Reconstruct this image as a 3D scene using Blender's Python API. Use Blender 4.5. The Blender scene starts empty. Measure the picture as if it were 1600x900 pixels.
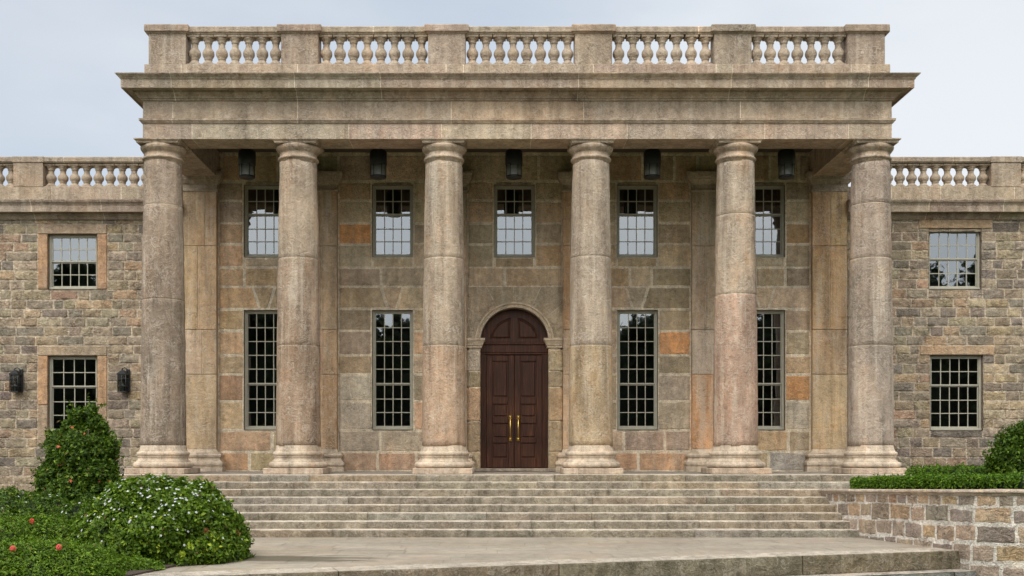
import bpy, math, random
import numpy as np
from mathutils import Vector, noise as mn

random.seed(7)
rng = np.random.default_rng(7)
R = math.radians
sc = bpy.context.scene
COL = sc.collection
F = 1700.0            # focal length in photo pixels (1600 wide)
AX = 0.49             # building axis is 0; the camera stands at x = -AX
EYE = 0.467
YC, YP, YW = 24.0, 26.9, 27.05      # column centres, pilaster face, wall face

def X(px, Y): return (px - 773.0) * Y / F - AX
def Z(py, Y): return EYE + (707.0 - py) * Y / F

# ------------------------------------------------------------------ helpers
def nz(x, y, z, s=1.0, seed=0.0):
    return mn.noise(Vector((x * s + seed, y * s - seed * .7, z * s + seed * 1.3)))

class MB:
    """collects faces with a tint per face"""
    def __init__(self):
        self.v, self.f, self.t, self.s = [], [], [], []
    def vert(self, p):
        self.v.append(tuple(p)); return len(self.v) - 1
    def face(self, idx, tint=(1, 1, 1), smooth=False):
        self.f.append(tuple(idx)); self.t.append(tint); self.s.append(smooth)
    def quad(self, a, b, c, d, tint=(1, 1, 1)):
        i = len(self.v); self.v += [tuple(a), tuple(b), tuple(c), tuple(d)]
        self.face((i, i + 1, i + 2, i + 3), tint)
    def box(self, x0, x1, y0, y1, z0, z1, tint=(1, 1, 1), bev=0.0):
        if bev <= 0:
            P = [(x0, y0, z0), (x1, y0, z0), (x1, y1, z0), (x0, y1, z0), (x0, y0, z1), (x1, y0, z1), (x1, y1, z1), (x0, y1, z1)]
            i = len(self.v); self.v += P
            for q in ((0, 3, 2, 1), (4, 5, 6, 7), (0, 1, 5, 4), (1, 2, 6, 5), (2, 3, 7, 6), (3, 0, 4, 7)):
                self.face([i + k for k in q], tint)
            return
        b = min(bev, (x1 - x0) * .45, (y1 - y0) * .45, (z1 - z0) * .45)
        i = len(self.v)
        V = {}
        for sx in (0, 1):
            for sy in (0, 1):
                for sz in (0, 1):
                    for ax in range(3):
                        p = [(x0, x1)[sx], (y0, y1)[sy], (z0, z1)[sz]]
                        for k, s in enumerate((sx, sy, sz)):
                            if k != ax: p[k] += b if s == 0 else -b
                        V[(sx, sy, sz, ax)] = self.vert(p)
        def F4(q): self.face(q, tint)
        for s in (0, 1):
            q = [V[(s, 0, 0, 0)], V[(s, 1, 0, 0)], V[(s, 1, 1, 0)], V[(s, 0, 1, 0)]]; F4(q if s else q[::-1])
            q = [V[(0, s, 0, 1)], V[(0, s, 1, 1)], V[(1, s, 1, 1)], V[(1, s, 0, 1)]]; F4(q if s else q[::-1])
            q = [V[(0, 0, s, 2)], V[(1, 0, s, 2)], V[(1, 1, s, 2)], V[(0, 1, s, 2)]]; F4(q if s else q[::-1])
        for a in (0, 1):
            for c in (0, 1):
                q = [V[(a, c, 0, 0)], V[(a, c, 0, 1)], V[(a, c, 1, 1)], V[(a, c, 1, 0)]]; F4(q if a != c else q[::-1])
                q = [V[(a, 0, c, 0)], V[(a, 0, c, 2)], V[(a, 1, c, 2)], V[(a, 1, c, 0)]]; F4(q if a == c else q[::-1])
                q = [V[(0, a, c, 1)], V[(0, a, c, 2)], V[(1, a, c, 2)], V[(1, a, c, 1)]]; F4(q if a != c else q[::-1])
                for d in (0, 1):
                    q = [V[(a, c, d, 0)], V[(a, c, d, 1)], V[(a, c, d, 2)]]
                    F4(q if (a + c + d) % 2 else q[::-1])
    def lathe(self, prof, n, cx=0, cy=0, tintf=None, smooth=True, wob=0.0, seed=0.0, caps=True):
        """prof: list of (r, z)"""
        base = len(self.v)
        for (r, z) in prof:
            for k in range(n):
                a = 2 * math.pi * k / n
                rr = r
                if wob: rr += wob * nz(math.cos(a) * r + cx, math.sin(a) * r, z, 3.1, seed)
                self.v.append((cx + rr * math.cos(a), cy + rr * math.sin(a), z))
        for j in range(len(prof) - 1):
            t = tintf((prof[j][1] + prof[j + 1][1]) / 2) if tintf else (1, 1, 1)
            for k in range(n):
                k2 = (k + 1) % n
                self.face((base + j * n + k, base + j * n + k2, base + (j + 1) * n + k2, base + (j + 1) * n + k), t, smooth)
        if caps:
            t = tintf(prof[0][1]) if tintf else (1, 1, 1)
            self.face([base + k for k in range(n)][::-1], t)
            m = base + (len(prof) - 1) * n
            t = tintf(prof[-1][1]) if tintf else (1, 1, 1)
            self.face([m + k for k in range(n)], t)
    def tube(self, pts, r, n=8, tint=(1, 1, 1)):
        base = len(self.v); P = [Vector(p) for p in pts]
        for i, p in enumerate(P):
            d = (P[min(i + 1, len(P) - 1)] - P[max(i - 1, 0)]).normalized()
            a = d.orthogonal().normalized(); b = d.cross(a)
            rr = r[i] if isinstance(r, (list, tuple)) else r
            for k in range(n):
                t = 2 * math.pi * k / n
                self.v.append(tuple(p + a * math.cos(t) * rr + b * math.sin(t) * rr))
        for i in range(len(P) - 1):
            for k in range(n):
                k2 = (k + 1) % n
                self.face((base + i * n + k, base + i * n + k2, base + (i + 1) * n + k2, base + (i + 1) * n + k), tint, True)
        self.face([base + k for k in range(n)][::-1], tint); m = base + (len(P) - 1) * n
        self.face([m + k for k in range(n)], tint)
    def sweep(self, prof, path, joints=(), tints=None, step=0.25, jit=0.0, mortar=None, closed=False, seed=0.0, jw=0.012):
        """prof [(outward, z)], path [(x,y)] walked so that outward is on its right hand; mitred corners"""
        P = [Vector(p) for p in path]; n = len(P)
        segs = []
        cnt = n if closed else n - 1
        for i in range(cnt): segs.append((P[(i + 1) % n] - P[i]))
        nor = [Vector((s.y, -s.x)).normalized() for s in segs]
        def miter(i):
            if closed: a, b = nor[(i - 1) % cnt], nor[i % cnt]
            else: a, b = nor[max(i - 1, 0)], nor[min(i, cnt - 1)]
            m = (a + b)
            return m / max(1e-6, (1 + a.dot(b)))
        stations = []   # (pos, miter, arclength)
        L = 0.0
        for i in range(cnt):
            l = segs[i].length
            cuts = [0.0]
            k = max(1, int(l / step))
            cuts += [l * q / k for q in range(1, k)]
            for j in joints:
                for jj in (j - jw / 2, j + jw / 2):
                    if L < jj < L + l: cuts.append(jj - L)
            cuts.sort()
            m0, m1 = miter(i), miter(i + 1)
            for c in cuts:
                m = m0 if c == 0 else nor[i]
                stations.append((P[i] + segs[i] * (c / l), m, L + c))
            L += l
        if not closed: stations.append((P[-1], miter(n - 1), L))
        base = len(self.v); m = len(prof)
        for (p, mi, s) in stations:
            for q, (o, z) in enumerate(prof):
                jo = jit * nz(p.x, p.y, z, 2.3, seed + q) if jit else 0
                jz = jit * .6 * nz(p.x, p.y, z, 2.9, seed + 9 + q) if jit else 0
                self.v.append((p.x + mi.x * (o + jo), p.y + mi.y * (o + jo), z + jz))
        js = sorted(joints)
        tot = len(stations) if closed else len(stations) - 1
        for i in range(tot):
            i2 = (i + 1) % len(stations)
            s0 = stations[i][2]; s1 = stations[i2][2] if i2 else L
            sm = (s0 + s1) / 2
            k = sum(1 for j in js if j < sm)
            tt = tints[k % len(tints)] if tints else (1, 1, 1)
            if mortar and any(abs(sm - j) < jw * .5 for j in js): tt = mortar
            for q in range(m - 1):
                self.face((base + i * m + q, base + i2 * m + q, base + i2 * m + q + 1, base + i * m + q + 1), tt)
        if not closed:
            self.face([base + q for q in range(m)][::-1], tints[0] if tints else (1, 1, 1))
            e = base + tot * m
            self.face([e + q for q in range(m)], tints[-1] if tints else (1, 1, 1))
    def build(self, name, mat, parent=None, merge=False):
        me = bpy.data.meshes.new(name)
        me.from_pydata(self.v, [], self.f)
        me.materials.append(mat)
        at = me.attributes.new("tint", 'FLOAT_COLOR', 'CORNER')
        arr = np.empty((len(me.loops), 4), np.float32)
        lens = np.array([len(f) for f in self.f])
        arr[:, :3] = np.repeat(np.array(self.t, np.float32).reshape(-1, 3), lens, axis=0); arr[:, 3] = 1
        at.data.foreach_set("color", arr.ravel())
        me.polygons.foreach_set("use_smooth", np.array(self.s, bool))
        me.update()
        o = bpy.data.objects.new(name, me); COL.objects.link(o)
        if parent: o.parent = parent; o.matrix_parent_inverse = parent_inv(parent)
        return o

def parent_inv(p):
    """children are modelled in world coordinates: take out the parent's own offset"""
    from mathutils import Matrix
    t = Vector((0, 0, 0)); q = p
    while q: t += q.location + q.matrix_parent_inverse.translation; q = q.parent
    return Matrix.Translation(-t)
def empty(name, loc=(0, 0, 0), parent=None):
    o = bpy.data.objects.new(name, None); o.location = loc; COL.objects.link(o); o.empty_display_size = .2
    if parent: o.parent = parent
    return o
def tag(o, label=None, cat=None, group=None, kind=None):
    if label: o["label"] = label
    if cat: o["category"] = cat
    if group: o["group"] = group
    if kind: o["kind"] = kind
    return o
def copy_of(o, parent, loc):
    c = o.copy(); COL.objects.link(c); c.parent = parent; c.location = loc; return c

def jit_tint(t, a=.1):
    k = 1 + random.uniform(-a, a)
    return tuple(max(.01, c * k * (1 + random.uniform(-a * .3, a * .3))) for c in t)

# ------------------------------------------------------------------ materials
class NT:
    def __init__(self, name):
        self.m = bpy.data.materials.new(name); self.m.use_nodes = True
        self.t = self.m.node_tree; self.t.nodes.clear()
        self.out = self.n('ShaderNodeOutputMaterial')
    def n(self, typ, **kw):
        x = self.t.nodes.new(typ)
        for k, v in kw.items():
            if hasattr(x, k): setattr(x, k, v)
        return x
    def l(self, a, b): self.t.links.new(a, b)
    def math(self, op, a, b=None, c=None, clamp=False):
        x = self.n('ShaderNodeMath', operation=op, use_clamp=clamp)
        for i, v in enumerate((a, b, c)):
            if v is None: continue
            if isinstance(v, (int, float)): x.inputs[i].default_value = v
            else: self.l(v, x.inputs[i])
        return x.outputs[0]
    def noise(self, vec, scale, detail=4, rough=.6, dist=0):
        x = self.n('ShaderNodeTexNoise'); self.l(vec, x.inputs['Vector'])
        x.inputs['Scale'].default_value = scale; x.inputs['Detail'].default_value = detail
        x.inputs['Roughness'].default_value = rough; x.inputs['Distortion'].default_value = dist
        return x.outputs['Fac']
    def ramp(self, fac, stops):
        x = self.n('ShaderNodeValToRGB'); self.l(fac, x.inputs[0]); e = x.color_ramp.elements
        while len(e) < len(stops): e.new(.5)
        for i, (p, c) in enumerate(stops):
            e[i].position = p; e[i].color = (c, c, c, 1) if isinstance(c, (int, float)) else (*c, 1)
        return x.outputs[0]
    def maprange(self, v, a, b, c, d):
        x = self.n('ShaderNodeMapRange'); self.l(v, x.inputs[0])
        for i, q in enumerate((a, b, c, d)): x.inputs[1 + i].default_value = q
        return x.outputs[0]
    def mix(self, fac, a, b, blend='MIX'):
        x = self.n('ShaderNodeMix', data_type='RGBA', blend_type=blend)
        for k, v in ((0, fac), (6, a), (7, b)):
            if isinstance(v, (int, float)): x.inputs[k].default_value = v
            elif isinstance(v, tuple): x.inputs[k].default_value = (*v, 1)
            else: self.l(v, x.inputs[k])
        return x.outputs[2]
    def vscale(self, vec, s):
        x = self.n('ShaderNodeMapping'); self.l(vec, x.inputs[0]); x.inputs['Scale'].default_value = s
        return x.outputs[0]

def stone_mat(name, worm=.25, crack=0.0, hue=(1.03, .985, .955), dark_patch=None, streak=.3, speck=.2, bump=.35, stain=(.10, .09, .07), stainamt=.25, rough=.85, bscale=1.0, warm=.25):
    t = NT(name)
    pos = t.n('ShaderNodeNewGeometry').outputs['Position']
    col = t.n('ShaderNodeAttribute', attribute_name='tint').outputs['Color']
    st = t.noise(t.vscale(pos, (1, 1, .15)), 3.0, 5, .62)
    big = t.noise(pos, .9, 4, .6)
    mid = t.noise(pos, 8 * bscale, 6, .68)
    fine = t.noise(pos, 48, 4, .65)
    wn = t.noise(pos, 6.2 * bscale, 3.5, .6, 1.6)
    wr = t.ramp(wn, [(.44, 0), (.485, 1), (.515, 1), (.56, 0)])
    wd = t.ramp(t.noise(pos, 8.5 * bscale, 3, .6, 1.3), [(.36, 1), (.44, 0)])
    wmask = t.ramp(t.noise(pos, 3.2, 3, .6), [(.35, 0.15), (.65, 1)])
    m = t.math('MULTIPLY', t.maprange(st, .3, .7, 1 - streak, 1 + streak), t.maprange(mid, .32, .68, 1 - speck, 1 + speck))
    m = t.math('MULTIPLY', m, t.maprange(fine, .32, .68, 1 - speck * .9, 1 + speck * .9))
    m = t.math('MULTIPLY', m, t.maprange(big, .3, .7, .86, 1.14))
    gx = t.n('ShaderNodeCombineColor')
    for i in range(3): t.l(m, gx.inputs[i])
    c = t.mix(1.0, t.mix(1.0, col, hue, 'MULTIPLY'), gx.outputs[0], 'MULTIPLY')
    if crack:     # dark split lines running with the bedding
        cn = t.noise(t.vscale(pos, (1, 1, 2.1)), 5.5, 5, .62, 1.2)
        cm = t.math('MULTIPLY', t.ramp(cn, [(.455, 0), (.49, 1), (.51, 1), (.545, 0)]), t.ramp(t.noise(pos, 2.7, 3, .6), [(.42, 0), (.6, 1)]))
        c = t.mix(t.math('MULTIPLY', cm, crack), c, t.mix(1.0, c, (.28, .25, .22), 'MULTIPLY'))
    # rain streaks, pale lime and dark soot
    s2 = t.noise(t.vscale(pos, (7, 7, .35)), 1.0, 4, .6)
    c = t.mix(t.math('MULTIPLY', t.ramp(s2, [(.54, 0), (.68, 1)]), streak * 1.1), c, (.60, .52, .41))
    c = t.mix(t.math('MULTIPLY', t.ramp(s2, [(.32, 1), (.45, 0)]), streak * 1.3), c, t.mix(1.0, c, (.5, .46, .42), 'MULTIPLY'))
    # rusty iron bloom in the stone
    rust = t.ramp(t.noise(t.vscale(pos, (1, 1, .45)), 1.7, 5, .65), [(.52, 0), (.72, 1)])
    c = t.mix(t.math('MULTIPLY', rust, warm), c, t.mix(1.0, c, (1.35, 1.0, .68), 'MULTIPLY'))
    # grey weathering
    wg = t.ramp(t.noise(t.vscale(pos, (1, 1, .3)), 3.3, 6, .7), [(.5, 0), (.68, 1)])
    c = t.mix(t.math('MULTIPLY', wg, stainamt), c, stain)
    c = t.mix(t.math('MULTIPLY', wd, worm * 1.1), c, t.mix(1.0, c, (.45, .42, .38), 'MULTIPLY'))
    c = t.mix(t.math('MULTIPLY', t.math('MULTIPLY', wr, wmask), worm * 1.5), c, (.66, .58, .48))
    if dark_patch:      # a darker brown patch on the flagstones, with its own ragged outline
        (px_, py_, ax_, ay_) = dark_patch
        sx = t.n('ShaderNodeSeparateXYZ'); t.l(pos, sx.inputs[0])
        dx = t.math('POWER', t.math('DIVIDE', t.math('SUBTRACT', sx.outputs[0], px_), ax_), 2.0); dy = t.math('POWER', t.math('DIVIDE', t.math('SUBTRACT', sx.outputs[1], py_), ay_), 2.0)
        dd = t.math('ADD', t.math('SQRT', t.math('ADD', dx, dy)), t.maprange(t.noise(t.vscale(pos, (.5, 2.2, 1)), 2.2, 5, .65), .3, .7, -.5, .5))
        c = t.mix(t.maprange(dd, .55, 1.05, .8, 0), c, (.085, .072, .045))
    b = t.n('ShaderNodeBsdfPrincipled'); t.l(c, b.inputs['Base Color'])
    b.inputs['Roughness'].default_value = rough; b.inputs['Specular IOR Level'].default_value = .25
    h = t.math('ADD', t.math('MULTIPLY', mid, .9), t.math('MULTIPLY', fine, .35))
    h = t.math('ADD', h, t.math('MULTIPLY', wr, .3)); h = t.math('SUBTRACT', h, t.math('MULTIPLY', wd, .3))
    if crack: h = t.math('SUBTRACT', h, t.math('MULTIPLY', cm, .5 * crack))
    bp = t.n('ShaderNodeBump'); t.l(h, bp.inputs['Height']); bp.inputs['Strength'].default_value = bump; bp.inputs['Distance'].default_value = .08
    t.l(bp.outputs[0], b.inputs['Normal']); t.l(b.outputs[0], t.out.inputs[0])
    return t.m

def simple_mat(name, col, rough=.5, metal=0, spec=.5, var=.15, scale=12, usetint=False, bump=.1):
    t = NT(name); pos = t.n('ShaderNodeNewGeometry').outputs['Position']
    nn = t.noise(pos, scale, 5, .65)
    c = t.mix(1.0, col, t.ramp(nn, [(.25, 1 - var), (.75, 1 + var)]), 'MULTIPLY')
    if usetint: c = t.mix(1.0, c, t.n('ShaderNodeAttribute', attribute_name='tint').outputs['Color'], 'MULTIPLY')
    b = t.n('ShaderNodeBsdfPrincipled'); t.l(c, b.inputs['Base Color'])
    b.inputs['Roughness'].default_value = rough; b.inputs['Metallic'].default_value = metal; b.inputs['Specular IOR Level'].default_value = spec
    if bump:
        bp = t.n('ShaderNodeBump'); t.l(nn, bp.inputs['Height']); bp.inputs['Strength'].default_value = bump; bp.inputs['Distance'].default_value = .02
        t.l(bp.outputs[0], b.inputs['Normal'])
    t.l(b.outputs[0], t.out.inputs[0]); return t.m

def wood_mat():
    t = NT('door_wood'); pos = t.n('ShaderNodeNewGeometry').outputs['Position']
    g = t.noise(t.vscale(pos, (30, 30, 1.6)), 1.0, 6, .6, .4)
    b0 = t.noise(pos, 1.6, 3, .5)
    c = t.ramp(g, [(.3, (.021, .008, .0035)), (.55, (.062, .021, .0088)), (.75, (.13, .046, .018))])
    c = t.mix(1.0, c, t.ramp(b0, [(.3, .75), (.7, 1.3)]), 'MULTIPLY')
    b = t.n('ShaderNodeBsdfPrincipled'); t.l(c, b.inputs['Base Color']); b.inputs['Roughness'].default_value = .5; b.inputs['Specular IOR Level'].default_value = .3
    bp = t.n('ShaderNodeBump'); t.l(g, bp.inputs['Height']); bp.inputs['Strength'].default_value = .12; bp.inputs['Distance'].default_value = .01
    t.l(bp.outputs[0], b.inputs['Normal']); t.l(b.outputs[0], t.out.inputs[0]); return t.m

def glass_mat(name='window_glass', refl=.5):
    t = NT(name); pos = t.n('ShaderNodeNewGeometry').outputs['Position']
    gl = t.n('ShaderNodeBsdfGlossy'); gl.inputs['Color'].default_value = (.93, .97, 1, 1); gl.inputs['Roughness'].default_value = .015
    tr = t.n('ShaderNodeBsdfTransparent'); tr.inputs['Color'].default_value = (.55, .58, .56, 1)
    bp = t.n('ShaderNodeBump'); t.l(t.noise(pos, 2.6, 2, .5), bp.inputs['Height']); bp.inputs['Strength'].default_value = .035; bp.inputs['Distance'].default_value = .02
    t.l(bp.outputs[0], gl.inputs['Normal'])
    mx = t.n('ShaderNodeMixShader'); mx.inputs[0].default_value = refl
    t.l(tr.outputs[0], mx.inputs[1]); t.l(gl.outputs[0], mx.inputs[2]); t.l(mx.outputs[0], t.out.inputs[0]); return t.m

def leaf_mat(name, rough=.5, trans=.28):
    t = NT(name)
    c = t.n('ShaderNodeAttribute', attribute_name='tint').outputs['Color']
    b = t.n('ShaderNodeBsdfPrincipled'); t.l(c, b.inputs['Base Color']); b.inputs['Roughness'].default_value = rough; b.inputs['Specular IOR Level'].default_value = .22
    tl = t.n('ShaderNodeBsdfTranslucent'); t.l(t.mix(1.0, c, (1.1, 1.25, .6), 'MULTIPLY'), tl.inputs['Color'])
    mx = t.n('ShaderNodeMixShader'); mx.inputs[0].default_value = trans
    t.l(b.outputs[0], mx.inputs[1]); t.l(tl.outputs[0], mx.inputs[2]); t.l(mx.outputs[0], t.out.inputs[0]); return t.m

M = {}
M['column'] = stone_mat('dressed_column_stone', worm=.26, streak=.40, speck=.16, bump=.5, stainamt=.16, warm=.35)
M['trim'] = stone_mat('dressed_trim_stone', worm=.22, streak=.28, speck=.22, bump=.5, stain=(.10, .08, .062), stainamt=.24, warm=.3)
M['ashlar'] = stone_mat('ashlar_stone', crack=.35, worm=.16, streak=.2, speck=.26, bump=.6, stain=(.13, .105, .075), stainamt=.22, warm=.3)
M['rubble'] = stone_mat('rock_faced_stone', crack=.75, worm=.12, streak=.1, speck=.24, bump=.75, stain=(.13, .11, .09), stainamt=.15, bscale=1.3, warm=.25)
M['step'] = stone_mat('step_stone', crack=.5, worm=.16, streak=.18, speck=.32, bump=.6, stain=(.11, .10, .06), stainamt=.3, warm=.15)
M['paving'] = stone_mat('paving_stone', worm=.04, dark_patch=(-3.7, 16.55, 1.5, .62), streak=.08, speck=.1, bump=.12, stain=(.21, .17, .12), stainamt=.55, rough=.75, warm=.2)
M['frame'] = simple_mat('painted_window_frame', (.36, .34, .27), .55, var=.12, spec=.2)
M['glass'] = glass_mat(refl=.2)
M['wood'] = wood_mat()
M['brass'] = simple_mat('polished_brass', (.78, .53, .13), .28, metal=1, var=.1)
M['black'] = simple_mat('black_iron', (.018, .019, .021), .45, var=.2)
M['lampglass'] = glass_mat('smoked_lamp_glass', .16)
M['frosted'] = simple_mat('frosted_lamp_shade', (.24, .25, .235), .35, var=.15)
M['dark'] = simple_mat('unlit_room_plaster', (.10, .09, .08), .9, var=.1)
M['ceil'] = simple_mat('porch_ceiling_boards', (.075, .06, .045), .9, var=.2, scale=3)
M['soil'] = simple_mat('garden_soil', (.055, .038, .025), .95, var=.5, scale=20, bump=.6)
M['leaf'] = leaf_mat('glossy_leaf')
M['petal'] = leaf_mat('flower_petal', .6, .3)
M['bark'] = simple_mat('shrub_bark', (.09, .065, .045), .9, var=.4, scale=30, bump=.5)

MORT = (.70, .62, .47)
COLS = [-7.80, -4.82, -1.61, 1.63, 4.82, 7.80]
PIL = [-7.80, -4.82, -1.61, 1.63, 4.82, 7.80]

# ------------------------------------------------------------------ masonry
def block(mb, u0, u1, v0, v1, mapf, depth, rough, tint, nu=None, nv=None, bev=.02, wav=.006, sl0=0, sl1=0, cell=.06, seed=0):
    nu = nu or max(3, min(16, int((u1 - u0) / cell))); nv = nv or max(3, min(9, int((v1 - v0) / cell)))
    def axis(L_, n_):
        e, e2 = bev / L_, 1.7 * bev / L_
        return [0.0, e] + [e2 + (1 - 2 * e2) * i / (n_ - 1) for i in range(n_)] + [1 - e, 1.0]
    us, vs = axis(u1 - u0, nu), axis(v1 - v0, nv)
    base = len(mb.v); sd = random.uniform(0, 50); vm = (v0 + v1) / 2
    tl0, tl1 = random.uniform(-.3, .3), random.uniform(-.3, .3)
    for b in vs:
        for a in us:
            v = v0 + (v1 - v0) * b
            L = u0 + sl0 * (v - vm); Rr = u1 + sl1 * (v - vm)
            u = L + (Rr - L) * a
            edge = min(1, min(a, 1 - a) * (u1 - u0) / bev, min(b, 1 - b) * (v1 - v0) / bev)
            u += wav * nz(u, v, sd, 9); v += wav * nz(u, v, sd + 5, 9)
            d = 0.0
            if edge > .01:
                d = depth * (.8 + .2 * edge) + rough * (.65 * nz(u, v, sd, 5) + .45 * nz(u, v, sd, 13)) + rough * (tl0 * (a - .5) + tl1 * (b - .5))
                if rough > .012:
                    ed = min(min(a, 1 - a) * (u1 - u0), min(b, 1 - b) * (v1 - v0)) / .07
                    d *= .55 + .45 * min(1, ed)
                    d = max(d, .004)
            mb.v.append(mapf(u, v, d))
    n = len(us)
    for j in range(len(vs) - 1):
        for i in range(n - 1):
            mb.face((base + j * n + i, base + j * n + i + 1, base + (j + 1) * n + i + 1, base + (j + 1) * n + i), tint, True)

def backing(mb, x0, x1, z0, z1, openings, y, tint, rev=.16, revtint=None):
    xs = sorted({x0, x1, *[q for o in openings for q in o[:2] if x0 < q < x1]}); zs = sorted({z0, z1, *[q for o in openings for q in o[2:4] if z0 < q < z1]})
    for i in range(len(xs) - 1):
        for j in range(len(zs) - 1):
            cx, cz = (xs[i] + xs[i + 1]) / 2, (zs[j] + zs[j + 1]) / 2
            if any(o[0] < cx < o[1] and o[2] < cz < o[3] for o in openings): continue
            mb.quad((xs[i], y, zs[j]), (xs[i + 1], y, zs[j]), (xs[i + 1], y, zs[j + 1]), (xs[i], y, zs[j + 1]), tint)
    for o in openings:
        if len(o) > 4 and o[4] == 'noreveal': continue
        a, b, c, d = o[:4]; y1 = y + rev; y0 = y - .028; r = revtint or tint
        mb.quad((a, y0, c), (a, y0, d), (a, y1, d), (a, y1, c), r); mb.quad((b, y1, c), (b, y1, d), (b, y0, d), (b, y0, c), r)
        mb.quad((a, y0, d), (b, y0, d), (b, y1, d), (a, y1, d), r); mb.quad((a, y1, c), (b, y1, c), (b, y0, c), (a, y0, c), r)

def courses(mb, x0, x1, zs, holes, mapf, pal, lmin, lmax, depth, rough, joint, override=(), keepshort=1.0, slants=(), wav=.006, cell=.06, bev=.02):
    def put(a, b, c, d, s0=0, s1=0):
        if b - a < .06 or d - c < .05: return
        t = jit_tint(random.choice(pal), .13)
        cx, cz = (a + b) / 2, (c + d) / 2
        for (p, q, r, s, tt) in override:
            if p < cx < q and r < cz < s: t = jit_tint(tt, .05)
        j = joint * random.uniform(.35, .65)
        block(mb, a + j, b - j, c + joint * random.uniform(.3, .6), d - joint * random.uniform(.3, .6), mapf, depth * random.uniform(.8, 1.15), rough, t, sl0=s0, sl1=s1, wav=wav, cell=cell, bev=bev)
    for k in range(len(zs) - 1):
        c, d = zs[k], zs[k + 1]
        hs = sorted([h for h in holes if h[0] < x1 and h[1] > x0 and h[2] < d - .03 and h[3] > c + .03])
        cur = x0; free = []
        for h in hs:
            if h[0] > cur + .02: free.append((cur, h[0]))
            cur = max(cur, h[1])
            if h[2] - c > .06: put(max(h[0], x0), min(h[1], x1), c, h[2])
            if d - h[3] > .06: put(max(h[0], x0), min(h[1], x1), h[3], d)
        if cur < x1 - .02: free.append((cur, x1))
        for (a, b) in free:
            sl = [s for s in slants if a < s[0] < b and s[1] < (c + d) / 2 < s[2]]
            if sl:
                for s in sl:
                    w = .2; k_ = .32
                    pts = [(a, 0), (s[0] - w, -k_), (s[0] + w * .9, k_), (b, 0)]
                    for q in range(3): put(pts[q][0], pts[q + 1][0], c, d, pts[q][1], pts[q + 1][1])
                continue
            L = b - a
            if L < keepshort and random.random() < .7: put(a, b, c, d); continue
            p = a
            while p < b - 1e-6:
                w = random.uniform(lmin, lmax)
                if b - (p + w) < lmin * .8: w = b - p if b - p < lmax * 1.25 else (b - p) / 2
                put(p, min(b, p + w), c, d); p += w

# ------------------------------------------------------------------ the mansion
mansion = tag(empty('stone_mansion', (0, YW, 0)), 'brown stone mansion with a six columned portico, balustraded roof and low wings', 'building')

ZB = lambda py: Z(py, YW)
# window list (px-derived): centre x, width, z0, z1, cols, rows, meeting rail after row
WIN = []
for i, cx in enumerate((-6.22, -3.03, 0.0, 3.05, 6.22)):
    WIN.append((cx, 1.01, ZB(402), ZB(289), 4, 5, 2))
for cx in (-6.22, -3.03, 3.06, 6.22):
    WIN.append((cx, 1.01, ZB(671.5), ZB(484.5), 4, 8, 5))
def wx(px): return X(px, YW)
WW = [(wx(75), wx(152), ZB(452), ZB(366), 5, 4, 2), (wx(75), wx(152), ZB(676), ZB(556), 4, 5, 2),
      (wx(1451), wx(1533), ZB(452), ZB(357.5), 5, 4, 2), (wx(1453), wx(1535.5), ZB(672.5), ZB(555), 5, 5, 2)]

PAL_MAIN = [(0.482, 0.376, 0.232), (0.429, 0.336, 0.213), (0.549, 0.429, 0.275), (0.402, 0.323, 0.213), (0.509, 0.408, 0.275), (0.590, 0.468, 0.313), (0.456, 0.369, 0.257), (0.563, 0.395, 0.238)]
ORG, PNK, GRY, TAN = (0.670, 0.349, 0.144), (0.670, 0.435, 0.282), (0.576, 0.514, 0.394), (0.670, 0.508, 0.300)
def pr(a, b, c, d, t): return (wx(a), wx(b), ZB(d), ZB(c), t)
OV = [pr(549, 581, 349, 383, ORG), pr(1030, 1080, 518, 556, ORG), pr(645, 664, 627, 672, PNK), pr(1226, 1268, 585, 628, ORG),
      pr(340, 385, 585, 632, (.42, .27, .16)), pr(340, 386, 632, 672, TAN), pr(527, 670, 706, 740, (.50, .35, .235)), pr(345, 430, 706, 740, (.54, .35, .2)), pr(960, 1080, 706, 740, (.54, .35, .21)),
      pr(1200, 1266, 706, 740, (.42, .395, .335)), pr(530, 582, 517, 555, (.42, .32, .235)), pr(530, 582, 555, 586, (.47, .36, .23)), pr(530, 583, 585, 672, GRY),
      pr(540, 670, 672, 706, (.48, .41, .31)), pr(960, 1080, 672, 706, (.45, .34, .26)), pr(1028, 1080, 585, 628, (.45, .385, .29)), pr(1028, 1080, 628, 672, (.45, .37, .26)), pr(1228, 1268, 349, 383, (.40, .27, .14)), pr(1228, 1268, 628, 672, GRY)]
DOORHOLE = (-1.2, 1.2, 0.0, ZB(448))
walls = MB()
ops = [(c - w / 2, c + w / 2, a, b) for (c, w, a, b, *_r) in WIN] + [(-1.14, 1.14, -.02, ZB(449), 'noreveal')]
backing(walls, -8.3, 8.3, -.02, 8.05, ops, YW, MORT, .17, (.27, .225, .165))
zs = [ZB(p) for p in (738.5, 706, 672, 627, 585, 555, 517, 483, 448, 418, 382, 349, 314, 284, 242, 216)]
zs[0] = 0.0
holes = [(c - w / 2, c + w / 2, a, b) for (c, w, a, b, *_r) in WIN] + [(p - .43, p + .43, -.1, ZB(299)) for p in PIL] + [DOORHOLE]
mapw = lambda u, v, d: (u, YW - d, v)
courses(walls, -8.2, 8.2, zs, holes, mapw, PAL_MAIN, 0.5, 1.35, .010, .008, .074, OV, 1.05, [(c, ZB(482), ZB(449)) for c in (-6.22, -3.03, 3.06, 6.22)], wav=.011, cell=.085, bev=.014)

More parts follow.
